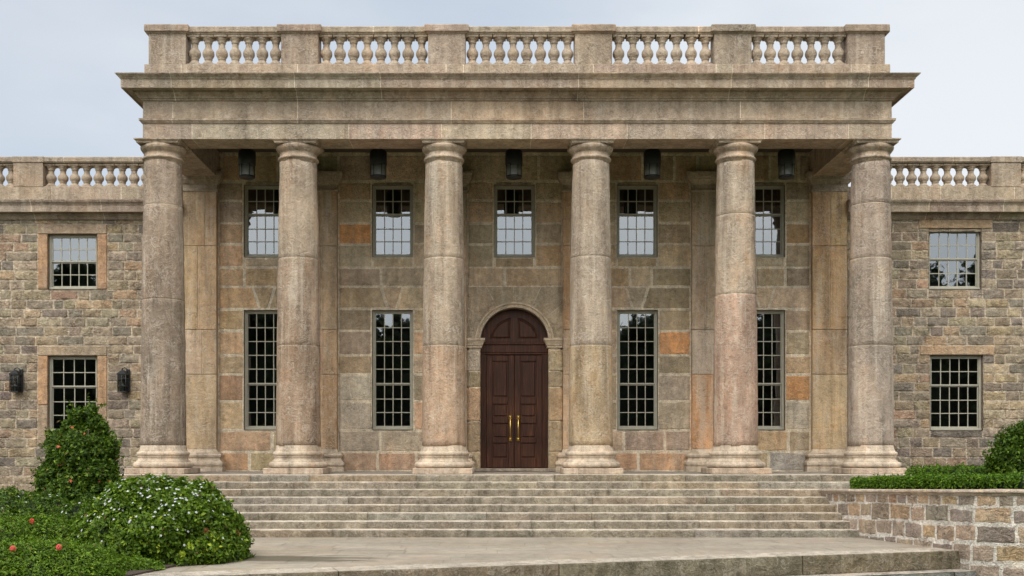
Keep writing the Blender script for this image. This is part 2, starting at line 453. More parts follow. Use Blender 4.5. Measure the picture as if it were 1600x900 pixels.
# door surround wall (spandrel with arch, jambs)
RA = .845; ZS = Z(535, 27.2); YD = YW + .22
jz = [0.0, ZB(706), ZB(658), ZB(605), ZB(580), ZB(546)]
for s in (-1, 1):
    xa, xb = (-1.2, -RA) if s < 0 else (RA, 1.2)
    walls.quad((xa, YW, 0), (xb, YW, 0), (xb, YW, ZS + .2), (xa, YW, ZS + .2), MORT)
    for k in range(5):
        block(walls, xa + .012, xb - .004, jz[k] + .012, jz[k + 1] - .012, mapw, .022, .01, jit_tint(random.choice(PAL_MAIN + [GRY]), .1), bev=.014)
    xe = -RA if s < 0 else RA
    for a in range(6):
        z0, z1 = ZS * a / 6, ZS * (a + 1) / 6
        q = [(xe, YW - .02, z0), (xe, YW - .02, z1), (xe, YD + .12, z1), (xe, YD + .12, z0)]
        walls.quad(*(q if s < 0 else q[::-1]), jit_tint((.42, .35, .25), .1))
# spandrel
ztop = ZB(448) - .01; n = 48; ri = RA + .0
base = None
def rectpt(a):
    c, s = math.cos(a), math.sin(a)
    k = min(1.2 / abs(c) if abs(c) > 1e-6 else 1e9, (ztop - ZS) / s if s > 1e-6 else 1e9)
    return c * k, ZS + s * k
jang = [R(v) for v in (38, 64, 91, 117, 144)]
angs = sorted([math.pi * i / n for i in range(n + 1)] + [j + e for j in jang for e in (-.006, .006)] + [math.atan2(ztop - ZS, 1.2), math.pi - math.atan2(ztop - ZS, 1.2)])
spt = [jit_tint(t, .06) for t in ((0.449, 0.365, 0.254), (0.419, 0.342, 0.239), (0.465, 0.380, 0.268), (0.434, 0.357, 0.246), (0.403, 0.327, 0.232), (0.449, 0.365, 0.261))]
for i in range(len(angs) - 1):
    a, b = angs[i], angs[i + 1]; m = (a + b) / 2
    t = spt[sum(1 for j in jang if j < m)]
    mort = any(abs(m - j) < .006 for j in jang)
    if mort: t = MORT
    y = YW - (.012 if mort else .022)
    (ax, az), (bx, bz) = rectpt(a), rectpt(b)
    walls.quad((ri * math.cos(a), y, ZS + ri * math.sin(a)), (ax, y, az), (bx, y, bz), (ri * math.cos(b), y, ZS + ri * math.sin(b)), t)
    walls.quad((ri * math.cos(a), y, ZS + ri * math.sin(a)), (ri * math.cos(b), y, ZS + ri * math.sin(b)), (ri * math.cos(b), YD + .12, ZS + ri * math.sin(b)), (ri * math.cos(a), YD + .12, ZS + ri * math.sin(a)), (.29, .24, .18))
walls.build('facade_wall', M['ashlar'], mansion)

# archivolt + imposts
ar = MB(); prof = [(.0, .03), (.0, -.06), (.035, -.075), (.045, -.055), (.08, -.06), (.09, -.10), (.125, -.105), (.135, -.02)]
n = 40; b0 = 0
for i in range(n + 1):
    a = math.pi * i / n
    for (o, dy) in prof:
        r_ = RA + .004 + o; ar.v.append((r_ * math.cos(a), YW + dy, ZS + r_ * math.sin(a)))
for i in range(n):
    for q in range(len(prof) - 1):
        m = len(prof); ar.face((i * m + q, i * m + q + 1, (i + 1) * m + q + 1, (i + 1) * m + q), jit_tint((.52, .435, .32), .04))
ipf = [(0, ZS - .16), (.035, ZS - .15), (.035, ZS - .10), (.06, ZS - .085), (.06, ZS - .055), (.10, ZS + .02), (.115, ZS + .03), (.115, ZS + .085), (0, ZS + .09)]
for s in (-1, 1):
    pth = [(-1.19, YW - .01), (-RA, YW - .01), (-RA, YD + .1)] if s < 0 else [(RA, YD + .1), (RA, YW - .01), (1.19, YW - .01)]
    ar.sweep(ipf, pth, step=.1, jit=.004, tints=[(.50, .42, .31)])
ar.build('arch_surround', M['trim'], mansion)

# ---- columns
def shaft_tints(js, ts):
    def f(z):
        for j in js:
            if abs(z - j) < .006: return (.54, .455, .34)
        return ts[sum(1 for j in js if j < z)]
    return f
C0 = (.345, .272, .200)
DR = [  # joints as photo rows, drum tints top -> bottom
    ([320, 468], [(0.272, 0.213, 0.158), (0.265, 0.205, 0.150), (0.239, 0.190, 0.141)]),
    ([403, 540], [(0.325, 0.259, 0.190), (0.314, 0.236, 0.167), (0.295, 0.217, 0.150)]),
    ([403, 540], [(0.340, 0.275, 0.202), (0.337, 0.271, 0.198), (0.363, 0.259, 0.175)]),
    ([401, 540], [(0.340, 0.279, 0.210), (0.344, 0.283, 0.214), (0.363, 0.279, 0.170)]),
    ([335, 460], [(0.333, 0.271, 0.202), (0.344, 0.275, 0.202), (0.360, 0.252, 0.184)]),
    ([318, 403, 540], [(0.295, 0.236, 0.186), (0.306, 0.248, 0.194), (0.302, 0.248, 0.194), (0.333, 0.275, 0.218)])]
bb = MB(); tb = lambda z: (.49, .41, .31)
bb.box(-.645, .645, -.645, .645, 0.0, .128, (.45, .36, .27), .012)
bprof = []
for i in range(9): a = -math.pi / 2 + math.pi * i / 8; bprof.append((.575 + .075 * math.cos(a), .197 + .068 * math.sin(a)))
bprof += [(.575, .268), (.575, .285), (.545, .30), (.527, .33), (.532, .36), (.55, .378), (.55, .392)]
for i in range(7): a = -math.pi / 2 + math.pi * i / 6; bprof.append((.525 + .045 * math.cos(a), .44 + .047 * math.sin(a)))
bprof += [(.515, .492), (.515, .512), (.5, .54), (.49, .59), (.487, .62)]
bb.lathe(bprof, 56, tintf=tb, wob=.012)
cb = MB(); tc = lambda z: (.40, .315, .23)
cprof = [(.402, 6.80), (.405, 6.868), (.43, 6.872), (.445, 6.892), (.445, 6.91), (.43, 6.93), (.412, 6.935), (.408, 7.03), (.425, 7.033), (.425, 7.05), (.44, 7.052), (.44, 7.068), (.455, 7.075), (.478, 7.105), (.488, 7.14), (.482, 7.165), (.46, 7.175)]
cb.lathe(cprof, 56, tintf=tc, wob=.006)
ab = [(0, 7.172), (.012, 7.18), (.012, 7.205), (.03, 7.225), (.055, 7.24), (.055, 7.2645)]
cb.sweep(ab, [(-.44, -.44), (.44, -.44), (.44, .44), (-.44, .44)], closed=True, step=.2, tints=[(.32, .26, .19)], jit=.004)
cb.quad((-.49, -.49, 7.264), (.49, -.49, 7.264), (.49, .49, 7.264), (-.49, .49, 7.264), (.3, .24, .18)); cb.quad((-.43, .43, 7.174), (.43, .43, 7.174), (.43, -.43, 7.174), (-.43, -.43, 7.174), (.3, .24, .18))
base_me = cap_me = None
for i, cx in enumerate(COLS):
    js = sorted(Z(p, YC - .3) for p in DR[i][0]); ts = DR[i][1][::-1]
    zz = sorted(set([.60 + (6.83 - .60) * k / 46 for k in range(47)] + [j + e for j in js for e in (-.012, -.006, .006, .012)]))
    prof = []
    for z in zz:
        q = (z - .6) / 6.23
        r_ = .486 - .083 * (q ** 1.55)
        if any(abs(z - j) < .007 for j in js): r_ -= .007
        prof.append((r_, z))
    m = MB(); m.lathe(prof, 64, tintf=shaft_tints(js, ts), wob=.013, seed=i * 7.3)
    root = empty('column', (cx, YC - YW, 0), mansion)
    sh = m.build('shaft', M['column']); sh.parent = root
    if base_me is None:
        bo = bb.build('column_base', M['column']); bo.parent = root; base_me = bo
        co = cb.build('capital', M['column']); co.parent = root; cap_me = co
    else:
        copy_of(base_me, root, (0, 0, 0)); copy_of(cap_me, root, (0, 0, 0))
    root['label'] = ['darkest weathered grey brown column', 'brown column with warm lower drum', 'pale column with pinkish lower drum', 'pale column with yellow stained lower drum', 'column with salmon pink lower drum', 'greyish corner column of four drums'][i]

# ---- pilasters
pb = [(0, 0), (.19, 0), (.19, .115), (.165, .12), (.19, .155), (.195, .19), (.185, .23), (.165, .25), (.145, .255), (.12, .30), (.12, .345), (.145, .36), (.155, .40), (.14, .43), (.115, .44), (.115, .455), (.04, .47), (.012, .52), (0, .56)]
zt = Z(270, YP); zc = Z(299, YP)
pc = [(0, zc - .02), (.03, zc), (.035, zc + .04), (.01, zc + .06), (.01, zc + .17), (.03, zc + .18), (.05, zc + .20), (.10, zc + .27), (.115, zc + .285), (.115, zc + .31), (.135, zc + .335), (.15, zt - .04), (.15, zt), (0, zt + .001)]
PT = [[(0.430, 0.300, 0.176), (0.418, 0.311, 0.202), (0.443, 0.323, 0.206)], [(0.405, 0.287, 0.180), (0.455, 0.317, 0.196), (0.506, 0.341, 0.196)], [(0.405, 0.305, 0.202)] * 3, [(0.455, 0.294, 0.159), (0.469, 0.341, 0.212), (0.494, 0.341, 0.212)],
      [(0.380, 0.294, 0.196), (0.469, 0.387, 0.276), (0.594, 0.329, 0.165)], [(0.455, 0.305, 0.159), (0.418, 0.294, 0.176), (0.469, 0.352, 0.212)]]
for i, cx in enumerate(PIL):
    root = empty('pilaster', (cx, 0, 0), mansion)
    m = MB(); w = .43
    js = [.55, Z(585, YP), Z(515, YP), Z(384, YP), zc]
    for k in range(4):
        a, b = js[k] + .004, js[k + 1] - .004
        tk = PT[i][2 - min(2, k) if k < 3 else 0]
        split = random.uniform(-.12, .16) if k != 0 else None
        xsplit = [(-w, w)] if split is None else [(-w, split - .004), (split + .004, w)]
        for q, (xa, xb) in enumerate(xsplit):
            tt = jit_tint(tk, .1)
            block(m, cx + xa, cx + xb, a, b, lambda u, v, d: (u, YP + .012 - d, v), .012, .004, tt, bev=.008, wav=.002, cell=.12)
        for sx in (-w, w):
            q = [(cx + sx, YP + .006, a), (cx + sx, YP + .006, b), (cx + sx, YW + .02, b), (cx + sx, YW + .02, a)]
            m.quad(*(q if sx < 0 else q[::-1]), jit_tint(tk, .08))
        m.quad((cx - w + .01, YP + .016, a - .01), (cx + w - .01, YP + .016, a - .01), (cx + w - .01, YP + .016, b + .01), (cx - w + .01, YP + .016, b + .01), MORT)
    m.build('shaft', M['column'], root)
    pth = [(cx - w, YW + .02), (cx - w, YP + .006), (cx + w, YP + .006), (cx + w, YW + .02)]
    m = MB(); m.sweep(pb, pth, step=.15, jit=.006, tints=[(.48, .40, .30)]); m.build('pilaster_base', M['column'], root)
    m = MB(); m.sweep(pc, pth, step=.15, jit=.005, tints=[(.33, .27, .2)]); m.build('capital', M['trim'], root)

# ---- entablature of the portico
HW = 8.12; YE = YC - .41; YBK = 34.0
path = [(-HW, YBK), (-HW, YE), (HW, YE), (HW, YBK)]
off = YBK - YE + HW
def jl(pxs): return [off + X(p, YE) for p in pxs]
def tints(n, base, a=.12): return [jit_tint(base, a) for _ in range(n + 1)]
TB = (.32, .255, .19)
za = 7.267
m = MB(); j = jl([300, 545, 690, 830, 980, 1195, 1326])
m.sweep([(-.78, 7.95), (-.78, za + .004), (-.40, za + .002), (0, za), (0, 7.60)], path, j, tints(len(j), (.38, .305, .23)), .3, .004, MORT); m.build('architrave', M['trim'], mansion)
m = MB(); j = jl([270, 465, 705, 912, 1157])
m.sweep([(0, 7.60), (.035, 7.612), (.04, 7.64), (.065, 7.65), (.07, 7.695), (.0, 7.705), (-.004, 8.085)], path, j, [jit_tint(t, .05) for t in ((0.322, 0.255, 0.194), (0.339, 0.268, 0.198), (0.348, 0.277, 0.203), (0.400, 0.304, 0.203), (0.339, 0.273, 0.203), (0.374, 0.299, 0.216))], .3, .004, MORT)
m.build('frieze', M['trim'], mansion)
m = MB(); j = jl([275, 465, 597, 902, 1137, 1348])
m.sweep([(0, 8.085), (.035, 8.09), (.04, 8.12), (.075, 8.13), (.08, 8.16), (.13, 8.20), (.16, 8.235), (.165, 8.26), (.315, 8.275), (.325, 8.258), (.355, 8.258), (.355, 8.44), (.375, 8.447), (.38, 8.465), (.42, 8.50), (.452, 8.53), (.455, 8.548), (.0, 8.60), (-.3, 8.61)], path, j, tints(len(j), TB, .14), .3, .005, MORT)
m.build('cornice', M['trim'], mansion)
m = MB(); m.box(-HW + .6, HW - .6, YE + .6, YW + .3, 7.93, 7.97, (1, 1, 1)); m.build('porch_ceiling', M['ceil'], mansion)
m = MB(); m.box(-HW + .1, HW - .1, YE + .1, 38, 8.45, 8.56, (.3, .28, .25))
for s in (-1, 1): m.box(min(s * 8.2, s * 16), max(s * 8.2, s * 16), YW + .2, 38, 6.5, 6.6, (.3, .28, .25))
m.build('roof', M['trim'], mansion)
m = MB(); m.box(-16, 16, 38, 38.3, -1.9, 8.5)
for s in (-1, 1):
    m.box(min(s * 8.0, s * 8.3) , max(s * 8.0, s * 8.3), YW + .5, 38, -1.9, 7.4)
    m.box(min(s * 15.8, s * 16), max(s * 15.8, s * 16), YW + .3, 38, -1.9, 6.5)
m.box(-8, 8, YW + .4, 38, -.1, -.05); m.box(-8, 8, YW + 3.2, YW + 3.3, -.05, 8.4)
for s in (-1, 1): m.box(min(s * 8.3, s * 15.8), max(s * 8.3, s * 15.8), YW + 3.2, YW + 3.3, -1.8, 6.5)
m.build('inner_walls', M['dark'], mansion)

# ---- balustrades
bal = MB(); tbal = (.36, .295, .22)
bal.box(-.145, .145, -.14, .14, 0, .032, tbal, .006)
bp_ = [(.135, .03), (.136, .05), (.118, .075), (.09, .10), (.078, .118), (.076, .14), (.088, .15), (.088, .166), (.08, .172), (.105, .20), (.124, .235), (.13, .275), (.124, .315), (.105, .35), (.082, .38), (.073, .40), (.068, .45), (.07, .49), (.085, .497), (.085, .515), (.078, .52), (.105, .555), (.128, .58), (.13, .595)]
bal.lathe(bp_, 20, tintf=lambda z: tbal); bal.box(-.143, .143, -.138, .138, .598, .655, tbal, .006)
bal_proto = None
def baluster(root, x, y, z, sz=1.0):
    global bal_proto
    if bal_proto is None:
        o = bal.build('baluster', M['trim']); bal_proto = o; o.parent = root
    else:
        o = bal_proto.copy(); COL.objects.link(o); o.parent = root
    rl = root.location + root.parent.location
    o.location = (x - rl.x, y - rl.y, z - rl.z); o.rotation_euler.z = random.choice((0, 1, 2, 3)) * math.pi / 2; o.scale = (1, 1, sz)
YB = YE + .04
zpl0, zpl1, zdie, zcap = 8.56, 8.905, 9.575, 9.752
bs = tag(empty('balustrade', (0, YB - YW, 8.6), mansion))
m = MB(); PW = 8.10
pth = [(-PW, YBK - 2), (-PW, YB), (PW, YB), (PW, YBK - 2)]
offb = YBK - 2 - YB + PW
j = [offb + X(p, YB) for p in (283, 465, 697, 724, 927, 1119, 1145, 1330, 1358)]
m.sweep([(-.42, zpl0), (-.42, zpl1), (-.012, zpl1), (0, zpl1 - .012), (0, zpl0)][::-1], pth, j, tints(len(j), (.34, .275, .205), .1), .3, .004, MORT)
m.build('plinth_course', M['trim'], bs)
m = MB(); j = [offb + X(p, YB) for p in (411, 583, 814, 1092, 1225)]
m.sweep([(-.34, zdie - .005), (-.36, zdie + .02), (-.37, zdie + .03), (-.37, zcap - .03), (-.02, zcap - .022), (-.005, zcap - .04), (-.005, zdie + .035), (-.03, zdie + .028), (-.05, zdie - .005)][::-1], pth, j, tints(len(j), (.33, .268, .2), .1), .3, .004, MORT)
m.build('handrail', M['trim'], bs)
DIE = [X(p, YB) for p in (261, 468, 698, 927.5, 1145.5, 1354)]
def pedestal(root, x, y, w, d, z0, z1, z2, t):
    m = MB(); m.box(x - w, x + w, y, y + d, z0, z1, t, .008)
    e = .075
    m.sweep([(0, z1 - .012), (.03, z1 + .005), (.045, z1 + .02), (e, z1 + .03), (e, z2 - .02), (e - .015, z2), (-.1, z2 + .002)], [(x - w, y), (x + w, y), (x + w, y + d), (x - w, y + d)], closed=True, step=.15, tints=[jit_tint(t, .06)], jit=.004)
    m.box(x - w + .05, x + w - .05, y + .05, y + d - .05, z1, z2, t)
    m.build('pedestal', M['trim'], root)
for k, x in enumerate(DIE): pedestal(bs, x, YB + .01, .405, .44, zpl1 - .005, zdie, zcap, jit_tint((.30, .24, .18), .08))
for k, n in enumerate((7, 8, 8, 7, 7)):
    a, b = DIE[k] + .405, DIE[k + 1] - .405
    sp = (b - a) / n
    for q in range(n): baluster(bs, a + sp * (q + .5), YB + .2, zpl1, 1.03)
for s in (-1, 1):
    for q in range(9): baluster(bs, s * (PW - .2), YB + .75 + .33 * q, zpl1, 1.03)

# ---- wings
PAL_W = [(0.396, 0.322, 0.220), (0.341, 0.283, 0.200), (0.451, 0.371, 0.250), (0.319, 0.278, 0.215), (0.495, 0.382, 0.240), (0.462, 0.327, 0.220), (0.286, 0.245, 0.195), (0.407, 0.343, 0.240), (0.385, 0.327, 0.245), (0.484, 0.403, 0.280), (0.264, 0.229, 0.185), (0.418, 0.360, 0.255)]
ZWT = Z(343, YW)
for s in (-1, 1):
    x0, x1 = (-15.9, -8.2) if s < 0 else (8.2, 15.9)
    m = MB(); ws = [w for w in WW if (w[0] < 0) == (s < 0)]
    ops = [(w[0], w[1], w[2], w[3]) for w in ws]
    backing(m, x0, x1, -1.9, 6.5, ops, YW, (.58, .50, .38), .17, (.36, .27, .19) if s < 0 else (.30, .25, .2))
    hl = list(ops)
    if s < 0:
        for (a, b, c, d, *_r) in ws:      # dressed surrounds
            e = .245
            hl.append((a - e - .01, b + e + .01, c if c > 3 else -1.9 + 2.55, d + .25))
    else:
        for (a, b, c, d, *_r) in ws: hl.append((a - .26, b + .28, d, d + .24))
    zz = [-1.3]
    while zz[-1] < ZWT - .3: zz.append(zz[-1] + random.uniform(.215, .25))
    zz += [ZWT - .22 if ZWT - .22 > zz[-1] + .1 else zz[-1] + .12, ZWT + .1]
    courses(m, x0, x1, zz[:-1], hl, mapw, PAL_W, 0.26, .72, .018, .052, .036, (), .3, wav=.014, cell=.04, bev=.012)
    courses(m, x0, x1, zz[-2:], hl, mapw, [(.30, .25, .185), (.32, .265, .195)], .6, 1.0, .022, .006, .014, (), .3, wav=.004, cell=.1, bev=.012)
    m.build('wing_wall', M['rubble'], mansion)
    wv = dict(bev=.012, wav=.003)
    JT = (.48, .30, .17)
    if s < 0:
        for (a, b, c, d, *_r) in ws:
            e = .245; m = MB()
            block(m, a - e, b + e, d + .004, d + .24, mapw, .03, .005, jit_tint((.42, .325, .225), .05), **wv)
            zlow = c if c > 3 else -1.9 + 2.55
            for (p, q) in ((a - e, a - .002), (b + .002, b + e)):
                if c > 3: block(m, p, q, c, d - .004, mapw, .03, .005, jit_tint(JT, .08), **wv)
                else:
                    zm = c + (d - c) * .36
                    block(m, p, q, zm + .004, d - .004, mapw, .03, .005, jit_tint(JT, .08), **wv)
                    block(m, p, q, zlow, zm - .004, mapw, .03, .005, jit_tint((.40, .30, .2), .08), **wv)
            m.build('window_surround', M['ashlar'], mansion)
    else:
        for (a, b, c, d, *_r) in ws:
            m = MB(); block(m, a - .25, b + .27, d + .004, d + .235, mapw, .03, .006, jit_tint((.46, .34, .21), .06), **wv)
            m.build('lintel', M['ashlar'], mansion)
    # cornice, plinth, rail
    xa, xb = (x0, -8.215) if s < 0 else (8.215, x1)
    pw = [(xa, YW - .03), (xb, YW - .03)]
    L = xb - xa
    js = [random.uniform(.2, 1.2) + 1.7 * q for q in range(5)]
    m = MB()
    m.sweep([(0, ZWT - .02), (.03, ZWT + .0), (.06, ZWT + .05), (.10, ZWT + .09), (.11, ZWT + .13), (.24, ZWT + .145), (.245, ZWT + .13), (.27, ZWT + .13), (.27, ZWT + .285), (.285, ZWT + .30), (.29, ZWT + .32), (.33, ZWT + .36), (.345, ZWT + .40), (.345, ZWT + .42), (0.02, ZWT + .46), (-.3, ZWT + .47)], pw, js, tints(5, (.30, .245, .185), .12), .3, .005, MORT)
    m.build('wing_cornice', M['trim'], mansion)
    root = tag(empty('balustrade', (0, 0, 6.7), mansion))
    zp1 = Z(291.5, YW - .03); zr0, zr1 = Z(254.5, YW - .03), Z(245, YW - .03)
    m = MB(); m.sweep([(-.42, ZWT + .44), (-.42, zp1), (-.01, zp1), (0, zp1 - .01), (0, ZWT + .44)][::-1], pw, [j + .4 for j in js], tints(5, (.33, .27, .2), .12), .3, .004, MORT)
    m.build('plinth_course', M['trim'], root)
    m = MB(); m.sweep([(-.36, zr0), (-.38, zr0 + .03), (-.38, zr1 - .01), (0, zr1), (.02, zr1 - .02), (.02, zr0 + .035), (-.02, zr0)][::-1], pw, [j + .7 for j in js], tints(5, (.32, .262, .195), .1), .3, .004, MORT)
    m.build('handrail', M['trim'], root)
    dc = X(44, YW - .03) if s < 0 else X(1572, YW - .03)
    far = dc + s * 2.9
    for x in (dc, far):
        m = MB(); m.box(x - .37, x + .37, YW - .04, YW + .37, zp1 - .003, zr0 + .004, jit_tint((.31, .25, .185), .06), .008)
        m.box(x - .40, x + .40, YW - .062, YW + .372, zr0 + .006, zr1 + .006, (.32, .262, .195), .012); m.build('pedestal', M['trim'], root)
    inner = dc - s * .37; hs = (zr0 - zp1) / .655
    for q in range(9): baluster(root, inner - s * (.13 + .296 * q), YW + .16, zp1, hs)
    for q in range(7): baluster(root, dc + s * (.37 + .13 + .296 * q), YW + .16, zp1, hs)

# ---- windows
def make_window(x0, x1, z0, z1, cols, rows, meet, y):
    fr = .055; m = MB(); y0, y1 = y + .085, y + .175
    m.box(x0, x0 + fr, y0, y1, z0, z1, (1, 1, 1), .006); m.box(x1 - fr, x1, y0, y1, z0, z1, (1, 1, 1), .006)
    m.box(x0 + fr, x1 - fr, y0 + .002, y1, z1 - fr, z1, (1, 1, 1), .006); m.box(x0 + .001, x1 - .001, y0 - .03, y1, z0, z0 + .06, (1, 1, 1), .008)
    w = m.build('window', M['frame'], mansion)
    gx0, gx1, gz0, gz1 = x0 + fr, x1 - fr, z0 + .06, z1 - fr
    st = .026; m = MB()
    zm = gz1 - (gz1 - gz0) * meet / rows
    for (a, b, yy) in ((zm, gz1, y + .10), (gz0, zm, y + .128)):
        m.box(gx0, gx0 + st, yy, yy + .035, a, b, (1, 1, 1), .004); m.box(gx1 - st, gx1, yy, yy + .035, a, b, (1, 1, 1), .004)
        m.box(gx0 + st, gx1 - st, yy + .001, yy + .034, b - st, b, (1, 1, 1), .004); m.box(gx0 + st, gx1 - st, yy + .001, yy + .034, a, a + st + .012, (1, 1, 1), .004)
        r = meet if b == gz1 else rows - meet
        ix0, ix1, iz0, iz1 = gx0 + st, gx1 - st, a + st + .012, b - st
        bw = .0105
        for c in range(1, cols):
            xx = ix0 + (ix1 - ix0) * c / cols; m.box(xx - bw, xx + bw, yy + .006, yy + .03, iz0, iz1)
        for c in range(1, r):
            q = iz0 + (iz1 - iz0) * c / r; m.box(ix0, ix1, yy + .004, yy + .0305, q - bw, q + bw)
    m.build('glazing_bars', M['frame'], w)
    m = MB()
    for (a, b, yy) in ((zm, gz1, y + .10), (gz0, zm, y + .128)):
        r = meet if b == gz1 else rows - meet
        ix0, ix1, iz0, iz1 = gx0 + st - .004, gx1 - st + .004, a + st + .008, b - st + .004
        for i in range(cols):
            for k in range(r):
                xa, xb = ix0 + (ix1 - ix0) * i / cols, ix0 + (ix1 - ix0) * (i + 1) / cols
                za_, zb_ = iz0 + (iz1 - iz0) * k / r, iz0 + (iz1 - iz0) * (k + 1) / r
                e1, e2 = random.gauss(0, .0004), random.gauss(0, .0004)
                yy2 = yy + .018
                m.quad((xa, yy2 - e1 - e2, za_), (xb, yy2 + e1 - e2, za_), (xb, yy2 + e1 + e2, zb_), (xa, yy2 - e1 + e2, zb_))
    m.build('glass', M['glass'], w)
for (c, w, a, b, cc, rr, me) in WIN: make_window(c - w / 2, c + w / 2, a, b, cc, rr, me, YW)
for (a, b, c, d, cc, rr, me) in WW: make_window(a, b, c, d, cc, rr, me, YW)

# ---- door
droot = empty('door', (0, YD - YW, 0), mansion)
zsill = .075; ztr0, ztr1 = Z(551, YD), Z(537, YD)
m = MB()
for s in (-1, 1): m.box(min(s * RA, s * .70), max(s * RA, s * .70), YD - .01, YD + .1, zsill, ztr0, (1, 1, 1), .008)
m.box(-RA, RA, YD - .03, YD + .1, ztr0, ztr1 - .03, (1, 1, 1), .012); m.box(-RA, RA, YD - .06, YD + .1, ztr1 - .03, ztr1 + .02, (1, 1, 1), .012); m.box(-RA, RA, YD - .02, YD + .09, ztr0 - .05, ztr0, (1, 1, 1), .01)
m.build('door_frame', M['wood'], droot)
m = MB(); n = 36; zc_ = ztr1 + .02
def arcband(r0, r1, ya, yb, a0, a1, n=24):
    for i in range(n):
        a, b = a0 + (a1 - a0) * i / n, a0 + (a1 - a0) * (i + 1) / n
        P = lambda r, t, y: (r * math.cos(t), y, zc_ + r * math.sin(t))
        m.quad(P(r0, a, ya), P(r1, a, ya), P(r1, b, ya), P(r0, b, ya)); m.quad(P(r0, b, ya), P(r0, b, yb), P(r0, a, yb), P(r0, a, ya))
        m.quad(P(r1, a, ya), P(r1, a, yb), P(r1, b, yb), P(r1, b, ya))
rr = RA - .01
ktop = math.sqrt(max(0, RA ** 2 - 0)) + (ZS - zc_)
arcband(.0, rr, YD + .05, YD + .09, 0, math.pi, 30)
arcband(rr - .2, rr, YD + .0, YD + .06, 0, math.pi, 30)
m.box(-.08, .08, YD + .002, YD + .06, zc_, zc_ + rr - .15); m.box(-rr + .12, -.08, YD + .003, YD + .06, zc_, zc_ + .09); m.box(.08, rr - .12, YD + .003, YD + .06, zc_, zc_ + .09)
def quarter(ins):
    r_, x0, z0 = rr - .2 - ins, .08 + ins, .09 + ins
    a0, a1 = math.asin(z0 / r_), math.acos(x0 / r_)
    return [(x0, z0)] + [(r_ * math.cos(a0 + (a1 - a0) * q / 12), r_ * math.sin(a0 + (a1 - a0) * q / 12)) for q in range(13)]
for sg in (-1, 1):
    A_, B_ = quarter(.03), quarter(.07); b = len(m.v)
    for (q_, yy_) in ((A_, YD + .048), (B_, YD + .022)):
        for (px_, pz_) in q_: m.v.append((sg * px_, yy_, zc_ + pz_))
    nq = len(A_); m.face([b + nq + q for q in range(nq)])
    for q in range(nq): m.face((b + q, b + (q + 1) % nq, b + nq + (q + 1) % nq, b + nq + q))
m.build('fanlight_panel', M['wood'], droot)
pan = [(.16, .40), (.52, .70), (.82, 1.08), (1.20, 1.42), (1.52, 2.42)]
zd0, zd1 = zsill + .01, ztr0 - .055
for s in (-1, 1):
    m = MB(); a, b = (.004, .70)
    def bx(x0, x1, y0, y1, z0, z1, bev=.006):
        xa, xb = sorted((s * x0, s * x1)); m.box(xa, xb, y0, y1, z0, z1, (1, 1, 1), bev)
    bx(a, b, YD + .055, YD + .085, zd0, zd1)
    bx(a, a + .15, YD + .02, YD + .06, zd0, zd1, .01); bx(b - .15, b, YD + .02, YD + .06, zd0, zd1, .01)
    hh = zd1 - zd0; zl = zd0
    rows_ = [(.085, .22), (.265, .395), (.45, .565), (.625, .945)]
    prev = 0
    for (p, q) in rows_ + [(1.0, 1.0)]:
        bx(a + .15, b - .15, YD + .022, YD + .058, zd0 + hh * prev, zd0 + hh * p, .008)
        if q < 1: bx(a + .185, b - .185, YD + .03, YD + .06, zd0 + hh * p + .03, zd0 + hh * q - .03, .022)
        prev = q
    lf = m.build('door_leaf', M['wood'], droot)
    m = MB(); hx = s * .10; hz0, hz1 = Z(688, YD), Z(650, YD)
    m.tube([(hx, YD - .055, hz0), (hx, YD - .055, hz1)], .016, 10)
    for z in (hz0 + .03, hz1 - .03):
        m.tube([(hx, YD - .055, z), (hx, YD + .022, z)], .013, 8)
        m.box(hx - .035, hx + .035, YD + .008, YD + .02, z - .05, z + .05, (1, 1, 1), .006)
        m.lathe([(.001, z - .03), (.024, z - .02), (.03, z), (.024, z + .02), (.001, z + .03)], 12, hx, YD - .055)
    m.build('handle', M['brass'], lf)
m = MB(); m.box(-1.15, 1.15, YW - .28, YD + .2, .002, .072, (.40, .34, .27), .012); m.build('threshold', M['step'], mansion)

# ------------------------------------------------------------------ lanterns
LX = [X(p, 25.2) for p in (386, 591, 803, 1019, 1229)]
lab = ['dark drum lantern under the porch ceiling between the first and second columns from the left', 'dark drum lantern under the porch ceiling between the second and third columns from the left',
       'dark drum lantern under the porch ceiling straight above the arched door', 'dark drum lantern under the porch ceiling between the second and third columns from the right', 'dark drum lantern under the porch ceiling between the first and second columns from the right']
proto = None
for i, x in enumerate(LX):
    y, zb = 25.2, 6.82
    t = tag(empty('hanging_lantern', (x, y, zb)), lab[i], 'lantern', 'drum lanterns hung along the porch')
    if proto is None:
        m = MB(); m.lathe([(.19, .30), (.20, .31), (.20, .60), (.17, .64), (.05, .68)], 28); o1 = m.build('lantern_cap', M['black']); o1.parent = t
        m = MB(); m.lathe([(.03, .66), (.03, 1.09), (.09, 1.092), (.09, 1.112)], 14); o2 = m.build('hanging_stem', M['black']); o2.parent = t
        m = MB(); m.lathe([(.165, .02), (.17, .04), (.17, .31)], 28); o3 = m.build('lamp_shade', M['frosted']); o3.parent = t
        m = MB(); m.lathe([(.10, 0), (.175, .0), (.185, .02), (.185, .045), (.173, .05)], 28)
        for k in range(6):
            a = k * math.pi / 3; m.tube([(.178 * math.cos(a), .178 * math.sin(a), .04), (.178 * math.cos(a), .178 * math.sin(a), .31)], .008, 6)
        o4 = m.build('lantern_cage', M['black']); o4.parent = t
        proto = [o1, o2, o3, o4]
    else:
        for o in proto: copy_of(o, t, (0, 0, 0))

